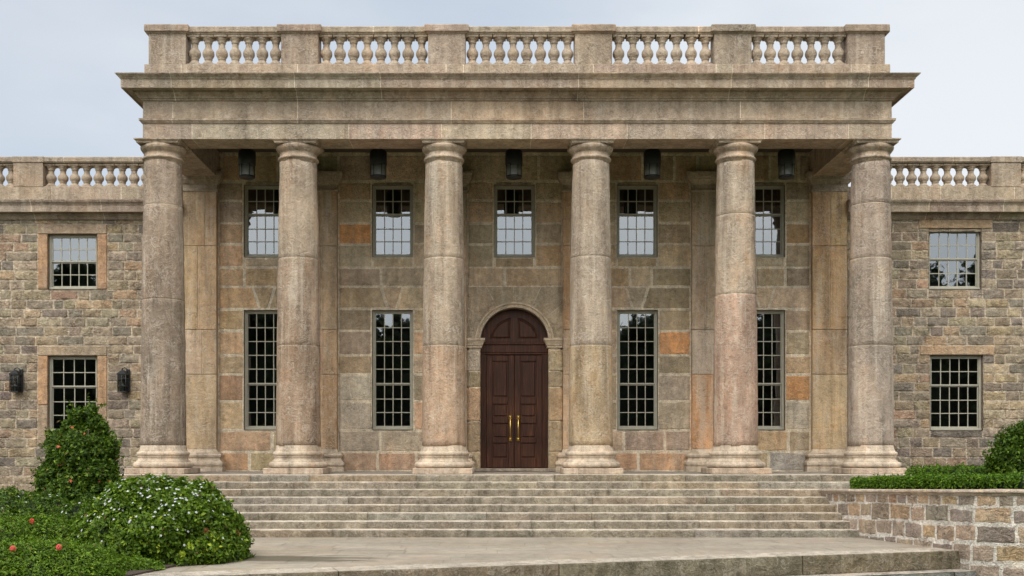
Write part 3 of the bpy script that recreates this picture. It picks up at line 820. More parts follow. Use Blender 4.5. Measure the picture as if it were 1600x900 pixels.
proto = None
for k, (px, lb) in enumerate(((24, 'black iron wall lantern on the stone left of the lower wing window'), (192, 'black iron wall lantern between the lower wing window and the darkest column'))):
    y = YW - .19; x, zb = X(px, y), Z(613, y)
    t = tag(empty('wall_lantern', (x, y, zb)), lb, 'lantern', 'wall lanterns on the left wing')
    if proto is None:
        m = MB(); m.box(.03, .13, .12, .165, .02, .58, (1, 1, 1), .01); m.box(-.09, .12, .05, .15, .03, .05, (1, 1, 1), .005); o1 = m.build('back_plate', M['black']); o1.parent = t
        m = MB(); m.tube([(.08, .13, .50), (.08, .06, .58), (.04, .0, .61), (-.01, -.01, .585), (-.015, -.01, .54)], .014, 8); o2 = m.build('bracket', M['black']); o2.parent = t
        m = MB(); pts = [(-.095, -.095), (.095, -.095), (.095, .095), (-.095, .095)]
        for (a, b) in pts + [(0, -.098), (0, .098), (-.098, 0), (.098, 0)]: m.tube([(a, b, .02), (a * 1.08, b * 1.08, .44)], .0085, 6)
        for z, e in ((.0, .105), (.14, .102), (.33, .106), (.43, .115)): m.box(-e, e, -e, e, z, z + .022, (1, 1, 1), .004)
        for q in range(5): m.box(-.115 + .02 * q, .115 - .02 * q, -.115 + .02 * q, .115 - .02 * q, .45 + .02 * q, .472 + .02 * q, (1, 1, 1), .006)
        o3 = m.build('lantern_cage', M['black']); o3.parent = t
        m = MB()
        for i in range(4):
            (a, b), (c, d) = pts[i], pts[(i + 1) % 4]; g = .95
            m.quad((a * g, b * g, .03), (c * g, d * g, .03), (c * g * 1.06, d * g * 1.06, .43), (a * g * 1.06, b * g * 1.06, .43))
        o4 = m.build('lamp_glass', M['lampglass']); o4.parent = t
        m = MB(); m.lathe([(.028, .03), (.028, .20), (.006, .22), (.004, .25)], 12); o5 = m.build('candle', M['frosted']); o5.parent = t
        proto = [o1, o2, o3, o4, o5]
    else:
        for o in proto: copy_of(o, t, (0, 0, 0))

# ------------------------------------------------------------------ steps, porch, terrace
RS = .1436; Y0 = 22.86; TR = .31
ZT = -8 * RS       # terrace level
PAL_S = [(0.249, 0.219, 0.163), (0.224, 0.200, 0.150), (0.267, 0.237, 0.181), (0.245, 0.228, 0.185), (0.275, 0.228, 0.159), (0.211, 0.189, 0.142), (0.267, 0.215, 0.146)]
def step_mesh(x0, x1, y, ydeep, z0, z1, lmin, lmax, pal, edge=.03, mapxy=None, jd=.006):
    m = MB(); p = x0; mp = mapxy or (lambda u, d, z: (u, y - d, z))
    while p < x1 - 1e-6:
        w = random.uniform(lmin, lmax)
        if x1 - p - w < lmin: w = x1 - p
        a, b = p + .003, min(x1, p + w) - .003
        t = jit_tint(random.choice(pal), .08); n = max(4, int((b - a) / .11))
        prof = [(0, z0), (.004, z0 + (z1 - z0) * .35), (.004, z0 + (z1 - z0) * .65), (.002, z1 - .022), (-.006, z1 - .007), (-.02, z1 - .001), (-.12, z1), (-ydeep, z1)]
        base = len(m.v); k = len(prof); dz = random.uniform(-.003, .003)
        for i in range(n + 1):
            u = a + (b - a) * i / n
            for q, (o, z) in enumerate(prof):
                jo = edge * .35 * nz(u, q * .5, y, 4.0, 2) + edge * .25 * nz(u, q * .8, y + 3, 11) if q < 6 else 0
                zj = edge * .13 * nz(u, q * .4, y + 7, 6) if 2 < q < 7 else 0
                m.v.append(mp(u, o + jo, z + zj + (dz if q > 2 else 0)))
        for i in range(n):
            for q in range(k - 1):
                m.face((base + i * k + q, base + (i + 1) * k + q, base + (i + 1) * k + q + 1, base + i * k + q + 1), t if q < 4 else jit_tint((.58, .53, .44), .06), q in (0, 1, 2, 3, 4))  # treads tinted paler than risers: skylight painted in, plus wear
        m.face([base + q for q in range(k)][::-1], t); m.face([base + n * k + q for q in range(k)], t)
        p += w
    return m
steps = tag(empty('entrance_steps', (0, Y0, ZT)), 'broad flight of worn grey stone steps leading up to the portico', 'steps')
for n in range(8):
    y = Y0 - TR * n; z1 = -RS * n; z0 = z1 - RS - .002
    x1 = 8.95 if n < 2 else 6.95
    m = step_mesh(-8.6, x1, y, TR + .12 if n else .6, z0, z1, 1.1, 3.2, PAL_S)
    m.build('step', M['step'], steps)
m = MB(); p = -8.95
while p < 8.95:
    w = min(random.uniform(.9, 1.7), 8.95 - p)
    for (ya, yb) in ((Y0 + .45, 24.9), (24.9, YW + .01)):
        m.box(p + .003, p + w - .003, ya + .003, yb - .003, -.12, -.002 + random.uniform(-.001, .001), jit_tint((.30, .275, .23), .1))
    p += w
m.box(-8.9, 8.9, Y0 + .3, YW, -1.9, -.12, (.25, .23, .2))
m.build('porch_floor', M['step'], mansion)

K0 = Vector((X(400, 14.39), 14.39)); K1 = Vector((X(1497, 17.85), 17.85)); KD = (K1 - K0).normalized(); KN = Vector((KD.y, -KD.x))
def clip(poly, p, n):
    out = []
    for i in range(len(poly)):
        a, b = Vector(poly[i]), Vector(poly[(i + 1) % len(poly)])
        da, db = (a - p).dot(n), (b - p).dot(n)
        if da <= 0: out.append((a.x, a.y))
        if (da < 0 < db) or (db < 0 < da):
            t = da / (da - db); c = a + (b - a) * t; out.append((c.x, c.y))
    return out
m = MB(); yy = 20.95; r = 0
cutp = K0 - KN * .55
PAVE = [(0.281, 0.255, 0.205), (0.270, 0.243, 0.198), (0.293, 0.266, 0.217), (0.274, 0.243, 0.190), (0.266, 0.243, 0.201)]
while yy > 8:
    h = (.42, .5, .62, .55)[r % 4]; p = -16 + random.uniform(0, .9)
    while p < 9:
        w = random.uniform(.9, 1.6)
        poly = [(p + .005, yy - h + .004), (p + w - .005, yy - h + .004), (p + w - .005, yy - .004), (p + .005, yy - .004)]
        poly = clip(poly, cutp, KN)
        if len(poly) >= 3:
            t = jit_tint(random.choice(PAVE), .05); b = len(m.v); dz = random.uniform(-.0012, .0012)
            for q in poly: m.v.append((q[0], q[1], ZT + dz))
            m.face(list(range(b, b + len(poly))), t)
        p += w
    yy -= h; r += 1
poly = clip(clip([(-16, 8), (9, 8), (9, 21), (-16, 21)], cutp, KN), Vector((0, 20.95)), Vector((0, 1)))
b = len(m.v)
for q in poly: m.v.append((q[0], q[1], ZT - .006))
m.face(list(range(b, b + len(poly))), (.22, .2, .17))
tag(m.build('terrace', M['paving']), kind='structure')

def kmap(off): return lambda u, d, z: (K0.x + KD.x * u + KN.x * (off + d), K0.y + KD.y * u + KN.y * (off + d), z)
kb = tag(empty('terrace_kerb', (K0.x, K0.y, ZT - .3)), 'long pale topped kerb of rough dark stones edging the terrace in front', 'kerb')
LK = (K1 - K0).length
u = -9.0
edges = [-9, -5.4, -2.2, 1.1, 4.3 - .0, LK * .74, LK + .15]
for a, b in zip(edges[:-1], edges[1:]):
    t = jit_tint((.17, .145, .095), .15); m = MB()
    # rough riser
    block(m, a + .005, b - .005, ZT - .30, ZT + .004, lambda u, v, d: kmap(-.02)(u, d, v), .02, .05, t, nu=int((b - a) / .06), nv=7, bev=.012, wav=.003)
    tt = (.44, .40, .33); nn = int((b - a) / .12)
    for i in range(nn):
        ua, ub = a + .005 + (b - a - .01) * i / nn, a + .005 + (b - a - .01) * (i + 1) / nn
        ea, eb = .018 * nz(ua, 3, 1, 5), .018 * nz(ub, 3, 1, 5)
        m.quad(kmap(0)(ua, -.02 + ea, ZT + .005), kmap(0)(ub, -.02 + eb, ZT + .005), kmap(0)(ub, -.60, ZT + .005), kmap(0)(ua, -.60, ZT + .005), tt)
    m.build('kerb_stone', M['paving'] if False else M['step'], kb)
ls = tag(empty('garden_step', (K0.x, K0.y, ZT - .6)), 'lower rough stone step below the terrace kerb at the bottom edge', 'step')
edges = [-9, -4, 0, 2.6, 5.2, 7.6, 9.4, LK - .35, LK + .35]
for a, b in zip(edges[:-1], edges[1:]):
    t = jit_tint((.24, .235, .225), .15); m = MB()
    block(m, a + .012, b - .012, ZT - .62, ZT - .296, lambda u, v, d: kmap(.32)(u, d, v), .02, .03, t, nu=max(6, int((b - a) / .06)), nv=7, bev=.012, wav=.006)
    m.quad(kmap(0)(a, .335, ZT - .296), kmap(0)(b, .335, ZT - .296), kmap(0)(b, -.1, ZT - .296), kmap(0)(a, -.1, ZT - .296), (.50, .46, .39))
    m.build('step_stone', M['rubble'], ls)
m = MB(); 
S = 300
m.quad((-S, -S, -1.85), (S, -S, -1.85), (S, S, -1.85), (-S, S, -1.85))
def lawn_mat():
    t = NT('lawn_and_path_ground'); pos = t.n('ShaderNodeNewGeometry').outputs['Position']
    a = t.noise(pos, .5, 5, .6); b = t.noise(pos, 14, 5, .7)
    c = t.ramp(b, [(.3, (.028, .05, .012)), (.7, (.075, .11, .03))])
    c = t.mix(t.ramp(a, [(.45, 0), (.7, .5)]), c, (.11, .10, .05))
    q = t.n('ShaderNodeBsdfPrincipled'); t.l(c, q.inputs['Base Color']); q.inputs['Roughness'].default_value = .95
    t.l(q.outputs[0], t.out.inputs[0]); return t.m
tag(m.build('ground', lawn_mat()), kind='structure')

# ------------------------------------------------------------------ retaining wall at the right
ctrl = [(6.69, 22.35), (6.72, 22.0), (6.93, 20.68), (7.62, 17.95), (8.02, 17.36), (8.7, 17.1), (10.2, 17.25), (12.5, 17.7)]
ctrl = [Vector((a - AX, b)) for a, b in ctrl]
def catmull(P, n=14):
    out = []
    for i in range(len(P) - 1):
        p0, p1, p2, p3 = P[max(i - 1, 0)], P[i], P[i + 1], P[min(i + 2, len(P) - 1)]
        for k in range(n):
            t = k / n
            out.append(.5 * ((2 * p1) + (p2 - p0) * t + (2 * p0 - 5 * p1 + 4 * p2 - p3) * t * t + (3 * p1 - p0 - 3 * p2 + p3) * t ** 3))
    out.append(P[-1]); return out
RP = catmull(ctrl); RL = [0]
for i in range(1, len(RP)): RL.append(RL[-1] + (RP[i] - RP[i - 1]).length)
def rpos(s):
    s = max(0, min(RL[-1] - 1e-4, s))
    i = max(k for k in range(len(RL) - 1) if RL[k] <= s)
    t = (s - RL[i]) / (RL[i + 1] - RL[i]); p = RP[i].lerp(RP[i + 1], t)
    d = (RP[min(i + 2, len(RP) - 1)] - RP[max(i - 1, 0)]).normalized()
    return p, Vector((d.y, -d.x))
def ztopw(s):
    p, _ = rpos(s); return -.27 + (22.0 - max(17.2, p.y)) / 4.8 * .15
rw = tag(empty('retaining_wall', (7.1, 18, ZT)), 'curved retaining wall of rough stones in thick white mortar with a moulded coping', 'wall')
def rmap(s, v, d):
    # v: 0 at bottom (-1.9) .. 1 just below the coping
    p, n = rpos(s); zt_ = ztopw(s) - .09
    return (p.x + n.x * d, p.y + n.y * d, -1.9 + (zt_ + 1.9) * v)
m = MB(); N = 70
for i in range(N):
    a, b = RL[-1] * i / N, RL[-1] * (i + 1) / N
    m.quad(rmap(a, 0, 0), rmap(b, 0, 0), rmap(b, 1, 0), rmap(a, 1, 0), (.74, .71, .64))
PAL_R = [(0.429, 0.342, 0.253), (0.383, 0.307, 0.237), (0.464, 0.371, 0.270), (0.336, 0.278, 0.226), (0.534, 0.406, 0.242), (0.510, 0.365, 0.242), (0.302, 0.255, 0.215), (0.441, 0.360, 0.275)]
vs_ = [0, .18, .345, .53, .71, .895, 1.0]
for k in range(6):
    p = 0.0; v0, v1 = vs_[k], vs_[k + 1]
    while p < RL[-1] - .05:
        small = k == 5
        w = random.uniform(.24, .40) if small else random.uniform(.33, .62)
        if RL[-1] - p - w < .2: w = RL[-1] - p
        g = random.uniform(.014, .034); gv = .010 if small else random.uniform(.012, .022)
        dv0, dv1 = random.uniform(-.012, .02), random.uniform(-.02, .012)
        if small: dv0 = dv1 = 0
        # block in (s, v*1.62) metric space
        H = 1.62
        block(m, p + g, p + w - g, (v0 + gv + dv0) * H, (v1 - gv + dv1) * H, lambda u, v, d: rmap(u, v / H, d), .007, .03, jit_tint(random.choice(PAL_R), .14), bev=.014, wav=.024, cell=.045)
        p += w
m.build('wall_stones', M['rubble'], rw)
m = MB(); cp = [(-.36, -.0), (-.36, -.002), (.0, .0), (.055, -.004), (.07, -.018), (.072, -.04), (.06, -.055), (.035, -.06), (.03, -.082), (.012, -.1), (-.02, -.105)][::-1]
ns = 90; k = len(cp); ct = None
for i in range(ns + 1):
    s = RL[-1] * i / ns; p, n = rpos(s)
    for q, (o, z) in enumerate(cp):
        jo = .010 * nz(p.x, p.y, q, 3); m.v.append((p.x + n.x * (o + jo), p.y + n.y * (o + jo), ztopw(s) + z + .006 * nz(p.x, p.y, q + 5, 3)))
for i in range(ns):
    if i % 13 == 0: ct = jit_tint((.42, .345, .275), .12)
    for q in range(k - 1): m.face((i * k + q, (i + 1) * k + q, (i + 1) * k + q + 1, i * k + q + 1), ct, False)
m.face(list(range(k))[::-1], ct)
m.build('coping', M['trim'], rw)
# planting soil behind it, and the bed on the left
m = MB(); b = len(m.v); pts = []
for i in range(40):
    s = RL[-1] * i / 39; p, n = rpos(s); pts.append((p.x - n.x * .28, p.y - n.y * .28, ztopw(s) - .05))
pts += [(16, 18.4, -.12), (16, YW - .0, -.3), (8.8, YW, -.3), (6.9, 22.8, -.32)]
for q in pts: m.v.append(q)
cidx = m.vert((9.5, 20, -.2))
for i in range(len(pts)): m.face((b + i, b + (i + 1) % len(pts), cidx))
tag(m.build('planter_soil', M['soil']), kind='structure')
m = MB(); bl = [(-16, 10), (-5.35, 10), (-5.5, 13.2), (-5.2, 14.2), (-4.9, 16), (-5.4, 18), (-6.85, 19.6), (-7.0, 20.9), (-8.55, 20.9), (-8.55, 22.9), (-8.9, 23), (-8.9, YW), (-16, YW)]
b = len(m.v)
for q in bl: m.v.append((*q, ZT + .03))
for q in bl: m.v.append((*q, -1.9))
nb = len(bl); m.face(list(range(b, b + nb)))
for i in range(nb): m.face((b + i, b + nb + i, b + nb + (i + 1) % nb, b + (i + 1) % nb))
tag(m.build('garden_bed', M['soil']), kind='structure')

# ------------------------------------------------------------------ plants
def leaf_object(name, parent, pts, nrm, size, pal, wts, spread=.8, mat=None, width=.42, core=None, sizevar=.35, sprigs=0, reach=.12):
    if sprigs:    # shoots that stick out of the shell
        k = rng.choice(len(pts), sprigs, replace=False); ax = nrm[k] + rng.normal(0, .45, (sprigs, 3)); ax[:, 2] += .25
        ax /= np.linalg.norm(ax, axis=1)[:, None]; ln_ = reach * rng.uniform(.45, 1.25, sprigs)
        tt_ = np.tile(np.linspace(.1, 1, 8), sprigs); kk = np.repeat(np.arange(sprigs), 8)
        pts = np.concatenate([pts, pts[k][kk] + ax[kk] * (ln_[kk] * tt_)[:, None] + rng.normal(0, size * .18, (sprigs * 8, 3))]); nrm = np.concatenate([nrm, ax[kk]])
        pal = list(pal) + [(.15, .085, .03)]; wts = list(wts) + [sum(wts) * .008]
    """pts, nrm: (n,3); every leaf is a folded blade of two triangles"""
    n = len(pts)
    d = nrm + rng.normal(0, spread, (n, 3)); d[:, 2] += .25
    d /= np.linalg.norm(d, axis=1)[:, None] + 1e-9               # blade normal
    t = np.cross(d, rng.normal(0, 1, (n, 3))); t /= np.linalg.norm(t, axis=1)[:, None] + 1e-9
    t = t + nrm * .35; t /= np.linalg.norm(t, axis=1)[:, None]
    w = np.cross(d, t); w /= np.linalg.norm(w, axis=1)[:, None] + 1e-9
    L = size * rng.uniform(1 - sizevar, 1 + sizevar, n)[:, None]
    W = L * width
    P0 = pts - t * L * .3; P2 = pts + t * L * .7 - d * L * .12
    P1 = pts + t * L * .2 + w * W * .6 + d * W * .18; P3 = pts + t * L * .2 - w * W * .6 + d * W * .18
    V = np.stack([P0, P1, P2, P3], 1).reshape(-1, 3)
    i = np.arange(n) * 4
    Fa = np.stack([i, i + 1, i + 2, i, i + 2, i + 3], 1).reshape(-1, 3)
    pal = np.array(pal); ci = rng.choice(len(pal), n, p=np.array(wts) / sum(wts))
    c = pal[ci] * rng.uniform(.7, 1.3, (n, 1))
    C = np.repeat(c, 6, axis=0)
    if core:
        cv, cf, cc = core
        Fa = np.concatenate([Fa, np.array(cf) + len(V)]); V = np.concatenate([V, np.array(cv)])
        C = np.concatenate([C, np.tile(np.array(cc), (len(cf) * 3, 1))])
    me = bpy.data.meshes.new(name)
    me.vertices.add(len(V)); me.vertices.foreach_set("co", V.astype(np.float32).ravel())
    me.loops.add(len(Fa) * 3); me.loops.foreach_set("vertex_index", Fa.astype(np.int32).ravel())
    me.polygons.add(len(Fa)); me.polygons.foreach_set("loop_start", (np.arange(len(Fa)) * 3).astype(np.int32))
    me.materials.append(mat or M['leaf'])
    at = me.attributes.new("tint", 'FLOAT_COLOR', 'CORNER')
    at.data.foreach_set("color", np.concatenate([C, np.ones((len(C), 1))], 1).astype(np.float32).ravel())
    me.update(calc_edges=True); me.validate()
    o = bpy.data.objects.new(name, me); COL.objects.link(o)
    if parent: o.parent = parent; o.matrix_parent_inverse = parent_inv(parent)
    return o

def ico_core(ells, k=.84):
    """closed dark mass of twigs and inner leaves inside the leaf shell"""
    cv, cf = [], []
    for (c, r) in ells:
        b = len(cv); nu, nv = 14, 8
        for j in range(nv + 1):
            ph = math.pi * j / nv
            for i in range(nu):
                a = 2 * math.pi * i / nu
                p = np.array((math.sin(ph) * math.cos(a), math.sin(ph) * math.sin(a), math.cos(ph)))
                q = k * (1 + .12 * nz(*(p * 2 + np.array(c)), 1.7))
                cv.append(tuple(np.array(c) + p * np.array(r) * q))
        for j in range(nv):
            for i in range(nu):
                i2 = (i + 1) % nu; A, B, C_, D = b + j * nu + i, b + j * nu + i2, b + (j + 1) * nu + i2, b + (j + 1) * nu + i
                cf.append((A, D, B)); cf.append((B, D, C_))
    return cv, cf

def ell_points(ells, n, zmin, lump=.10, lscale=3.0, inward=.16, seed=0, front=None):
    """points spread through the outer shell of a union of ellipsoids"""
    A = np.array([(r[0] * r[1] + r[0] * r[2] + r[1] * r[2]) for c, r in ells]); A = A / A.sum()
    out_p, out_n = [], []
    C = np.array([c for c, r in ells]); Rr = np.array([r for c, r in ells])
    while sum(len(q) for q in out_p) < n:
        k = rng.choice(len(ells), 4000, p=A)
        d = rng.normal(0, 1, (4000, 3)); d /= np.linalg.norm(d, axis=1)[:, None]
        lumpv = np.array([nz(*(d[i] * Rr[k[i]] + C[k[i]]), lscale, seed) + .5 * nz(*(d[i] * Rr[k[i]] + C[k[i]]), lscale * 2.6, seed) for i in range(4000)])
        dep = 1 + lump * lumpv - inward * rng.random(4000) ** 2.2
        p = C[k] + d * Rr[k] * dep[:, None]
        nn = d / Rr[k]; nn /= np.linalg.norm(nn, axis=1)[:, None]
        ok = p[:, 2] > zmin
        q = (((p[:, None, :] - C[None]) / Rr[None]) ** 2).sum(2)
        ins = q < .72; ins[np.arange(4000), k] = False
        ok &= ~ins.any(1)
        out_p.append(p[ok]); out_n.append(nn[ok])
    return np.concatenate(out_p)[:n], np.concatenate(out_n)[:n]

def flower_mesh(name, r, petals, cup, col, ccol, layers=1):
    m = MB()
    for l in range(layers):
        for k in range(petals):
            a = 2 * math.pi * (k + .5 * l) / petals; b = math.pi / petals * .85; rr = r * (1 - .25 * l); h = cup * r * (1 + .6 * l)
            c0 = m.vert((0, 0, 0)); p1 = m.vert((rr * .6 * math.cos(a - b), rr * .6 * math.sin(a - b), h * .6)); p2 = m.vert((rr * math.cos(a), rr * math.sin(a), h)); p3 = m.vert((rr * .6 * math.cos(a + b), rr * .6 * math.sin(a + b), h * .6))
            t = jit_tint(col, .12); m.face((c0, p1, p2, p3), t)
    m.lathe([(r * .05, 0), (r * .16, r * .1), (r * .05, r * .3)], 6, tintf=lambda z: ccol)
    return m
def cluster_mesh(r, col):
    """round head of many small four petalled florets"""
    m = MB()
    for q in range(44):
        d = Vector((random.gauss(0, 1), random.gauss(0, 1), random.gauss(0, 1))).normalized(); c = d * r * .75
        a = d.orthogonal().normalized(); b = d.cross(a)
        for k in range(4):
            t = k * math.pi / 2 + q; e = r * .42
            v = [c, c + (a * math.cos(t - .5) + b * math.sin(t - .5)) * e * .6 + d * .004, c + (a * math.cos(t) + b * math.sin(t)) * e, c + (a * math.cos(t + .5) + b * math.sin(t + .5)) * e * .6 + d * .004]
            i = len(m.v); m.v += [tuple(x) for x in v]; m.face((i, i + 1, i + 2, i + 3), jit_tint(col, .15))
    return m
def put_flowers(parent, proto_mb, name, pts, nrm, proto=None, smin=.8, smax=1.2):
    o0 = proto; loc = parent.location
    for p, nn in zip(pts, nrm):
        if o0 is None: o = proto_mb.build(name, M['petal']); o0 = o; o.parent = parent
        else: o = o0.copy(); COL.objects.link(o); o.parent = parent
        o.location = Vector(p) - loc
        o.rotation_mode = 'XYZ'; o.rotation_euler = Vector(nn).to_track_quat('Z', 'Y').to_euler()
        s = random.uniform(smin, smax); o.scale = (s, s, s)
    return o0
def stems(parent, base, tops, r, name='stem'):
    m = MB()
    for t in tops:
        b = Vector(base) + Vector((random.uniform(-.06, .06), random.uniform(-.06, .06), -.05)); t = Vector(t)
        mid = b.lerp(t, .5) + Vector((random.uniform(-.1, .1), random.uniform(-.1, .1), .05))
        m.tube([b, b.lerp(mid, .5), mid, mid.lerp(t, .6), t], [r, r * .85, r * .6, r * .45, r * .2], 7)
    return m.build(name, M['bark'], parent)
def camera_side(p, nn, c):
    v = np.array((-AX, 0, EYE)) - p; return (nn * v).sum(1) > .15 * np.linalg.norm(v, axis=1)

G1 = [(0.079, 0.139, 0.010), (0.108, 0.182, 0.013), (0.159, 0.241, 0.018), (0.043, 0.082, 0.008), (0.345, 0.411, 0.030)]
# round shrub with white flowers
bc = np.array((X(251, 16.5), 16.5, ZT)); root = tag(empty('flowering_shrub', tuple(bc)), 'large round shrub dotted with tiny white flowers beside the steps', 'shrub')
ells = [(tuple(bc + (0, 0, .12)), (1.31, 1.2, 1.10))]
for q in range(26):
    a = random.uniform(0, 2 * math.pi); e = random.uniform(.1, 1.25)
    d = np.array((math.cos(a) * math.cos(e), math.sin(a) * math.cos(e), math.sin(e)))
    rr_ = random.uniform(.24, .42); ells.append((tuple(bc + (0, 0, .1) + d * np.array((1.06, 1.0, .86))), (rr_, rr_, rr_ * .8)))
p, nn = ell_points(ells, 33000, ZT + .01, .10, 3.2, .2, 3)
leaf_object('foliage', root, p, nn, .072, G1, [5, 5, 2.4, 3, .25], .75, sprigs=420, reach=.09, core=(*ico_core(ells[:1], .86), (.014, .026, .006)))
stems(root, bc, [bc + (random.uniform(-.9, .9), random.uniform(-.8, .8), random.uniform(.6, 1)) for _ in range(9)], .03)
fp, fn = ell_points(ells, 1500, ZT + .1, .10, 3.2, .0, 3)
ok = camera_side(fp, fn, bc); fp, fn = fp[ok] + fn[ok] * .03, fn[ok]
pr_ = rng.random(len(fp)) < np.clip((fp[:, 2] - ZT) / 1.2, .12, 1) ** 1.3
fp, fn = fp[pr_], fn[pr_]
wf = put_flowers(root, flower_mesh('flower', .021, 5, .15, (.72, .72, .78), (.5, .45, .1)), 'flower', fp[:98], fn[:98])
m = MB()
for q in range(98, min(len(fp), 235)):
    d = Vector(fn[q]).normalized(); a = d.orthogonal().normalized(); b = d.cross(a); c = Vector(fp[q])
    for k in range(5):
        t = k * 1.2566 + q; i = len(m.v); e = .02
        m.v += [tuple(c), tuple(c + (a * math.cos(t - .5) + b * math.sin(t - .5)) * e * .65), tuple(c + (a * math.cos(t) + b * math.sin(t)) * e + d * .004), tuple(c + (a * math.cos(t + .5) + b * math.sin(t + .5)) * e * .65)]
        m.face((i, i + 1, i + 2, i + 3), (.72, .72, .78))
tag(m.build('flower_scatter', M['petal'], root), kind='stuff')
# yellow and red young shoots low on the right of it
for q in range(8):
    a = random.uniform(-1.45, -.1); e = random.uniform(.0, .35); sp, sn = [], []
    d = np.array((math.cos(a) * math.cos(e), math.sin(a) * math.cos(e), math.sin(e))); c = bc + (0, 0, .15) + d * np.array((1.44, 1.28, 1.1)); c[2] = max(c[2], ZT + .08)
    for r_ in range(6): sp.append(c + rng.normal(0, .022, 3)); sn.append(d)
    leaf_object('young_shoot', root, np.array(sp), np.array(sn), .075, [(.28, .36, .03)] if q % 4 else [(.20, .08, .03)], [1], .6)

# conical shrub with orange pink blooms
cc = np.array((X(126, 20.0), 20.0, ZT)); root = tag(empty('conical_shrub', tuple(cc)), 'tall dark cone shaped shrub with a few orange pink blooms before the wing window', 'shrub')
ells = []
for (px, py, wr) in ((122, 775, 60), (104, 745, 40), (150, 742, 38), (126, 712, 44), (98, 692, 22), (160, 700, 24), (128, 690, 34), (136, 656, 17), (116, 670, 19), (138, 641, 11), (126, 646, 10), (90, 772, 30), (167, 772, 28), (148, 668, 16)):
    s = F / 20.0; rr_ = wr / s; ells.append(((X(px, 20.0), 20.0 + random.uniform(-.1, .1), Z(py, 20.0)), (rr_, rr_ * .95, rr_ * .85)))
p, nn = ell_points(ells, 23000, ZT + .02, .30, 4.2, .34, 11)
G2 = [(0.048, 0.092, 0.008), (0.069, 0.126, 0.010), (0.106, 0.173, 0.014), (0.027, 0.057, 0.006), (0.188, 0.252, 0.020)]
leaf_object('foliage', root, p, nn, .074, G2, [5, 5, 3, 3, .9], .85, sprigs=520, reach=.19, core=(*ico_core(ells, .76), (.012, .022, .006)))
stems(root, cc, [cc + (random.uniform(-.3, .3), random.uniform(-.3, .3), random.uniform(1.2, 2.2)) for _ in range(5)], .035, 'trunk')
fl = [(93, 680), (91, 698), (131, 678), (93, 726), (111, 752), (156, 751), (68, 748), (170, 752), (113, 668)]
P_, N_ = [], []
for (px, py) in fl:
    dr = np.array(((px - 773) / F, 1, (707 - py) / F)); o_ = np.array((-AX, 0, EYE)); best = 1e9
    for (c, r) in ells:      # first hit of the line of sight with the crown
        oc = (o_ - np.array(c)) / np.array(r); dd = dr / np.array(r); A_, B_, C_ = dd @ dd, 2 * oc @ dd, oc @ oc - 1.06
        D_ = B_ * B_ - 4 * A_ * C_
        if D_ > 0: best = min(best, (-B_ - math.sqrt(D_)) / (2 * A_))
    if best > 1e8: best = 19.3
    P_.append(o_ + dr * (best - .03)); N_.append((random.uniform(-.3, .3), -1, random.uniform(.1, .6)))
put_flowers(root, flower_mesh('bloom', .037, 6, .45, (.75, .22, .14), (.8, .5, .12), 2), 'bloom', P_, N_)

# fine leaved hedge with coral flower heads, front left, and low mound with white flowers
G3 = [(0.081, 0.147, 0.010), (0.106, 0.189, 0.013), (0.144, 0.236, 0.018), (0.053, 0.095, 0.008), (0.213, 0.294, 0.020)]
def mound(name, label, spec, n, leaf, pal, wts, lump, seed, width=.42):
    c = np.mean([e[0] for e in spec], 0); c[2] = ZT
    root = tag(empty(name, tuple(c)), label, 'shrub')
    p, nn = ell_points(spec, n, ZT + .02, lump, 4.0, .16, seed)
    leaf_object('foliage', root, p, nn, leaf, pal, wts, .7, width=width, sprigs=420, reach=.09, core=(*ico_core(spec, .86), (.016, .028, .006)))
    stems(root, c, [c + (random.uniform(-.5, .5), random.uniform(-.3, .3), random.uniform(.2, .4)) for _ in range(6)], .015)
    return root, spec
def at(px, py, Y): return (X(px, Y), Y, Z(py, Y))
r1, s1 = mound('low_hedge', 'clipped fine leaved front hedge with two coral flower heads in the corner', [((X(70, 13.6), 13.6, ZT + .02), (.95, .75, .50)), ((X(-40, 13.4), 13.4, ZT + .0), (.95, .8, .52)), ((X(120, 13.9), 13.7, ZT - .05), (.62, .6, .46)), ((X(140, 14.5), 14.5, ZT - .05), (.5, .62, .40)), ((X(205, 14.75), 14.95, ZT - .05), (.42, .34, .22))], 30000, .048, G3, [4, 5, 3, 3, 1], .07, 21, .36)
cl = cluster_mesh(.043, (.80, .17, .16))
def flowers_on(root, spec, pix, mbf, name):
    P_, N_ = [], []
    for (px, py) in pix:
        dr = np.array(((px - 773) / F, 1, (707 - py) / F)); o_ = np.array((-AX, 0, EYE)); best = 1e9
        for (c, r) in spec:
            oc = (o_ - np.array(c)) / np.array(r); dd = dr / np.array(r); A_, B_, C_ = dd @ dd, 2 * oc @ dd, oc @ oc - 1.03
            D_ = B_ * B_ - 4 * A_ * C_
            if D_ > 0: best = min(best, (-B_ - math.sqrt(D_)) / (2 * A_))
        if best < 1e8: P_.append(o_ + dr * (best - .16)); N_.append((random.uniform(-.2, .2), -.8, .6))
    put_flowers(root, mbf, name, P_, N_, smin=.9, smax=1.1)
flowers_on(r1, s1, [(20, 857), (92, 855)], cl, 'flower_head')
r2, s2 = mound('low_hedge', 'loose fine leaved hedge behind the front hedge, with one coral flower head high up', [((X(75, 16.3), 16.2, ZT + .1), (.72, .6, .58)), ((X(10, 16.0), 16.0, ZT + .08), (.8, .7, .55)), ((X(120, 16.5), 16.4, ZT + .0), (.6, .5, .45)), ((X(-60, 16), 16, ZT + .05), (.7, .6, .5))], 20000, .052, G3, [4, 5, 3, 3, 1], .1, 31, .34)
flowers_on(r2, s2, [(50, 814), (56, 803)], cluster_mesh(.038, (.75, .14, .10)), 'flower_head')
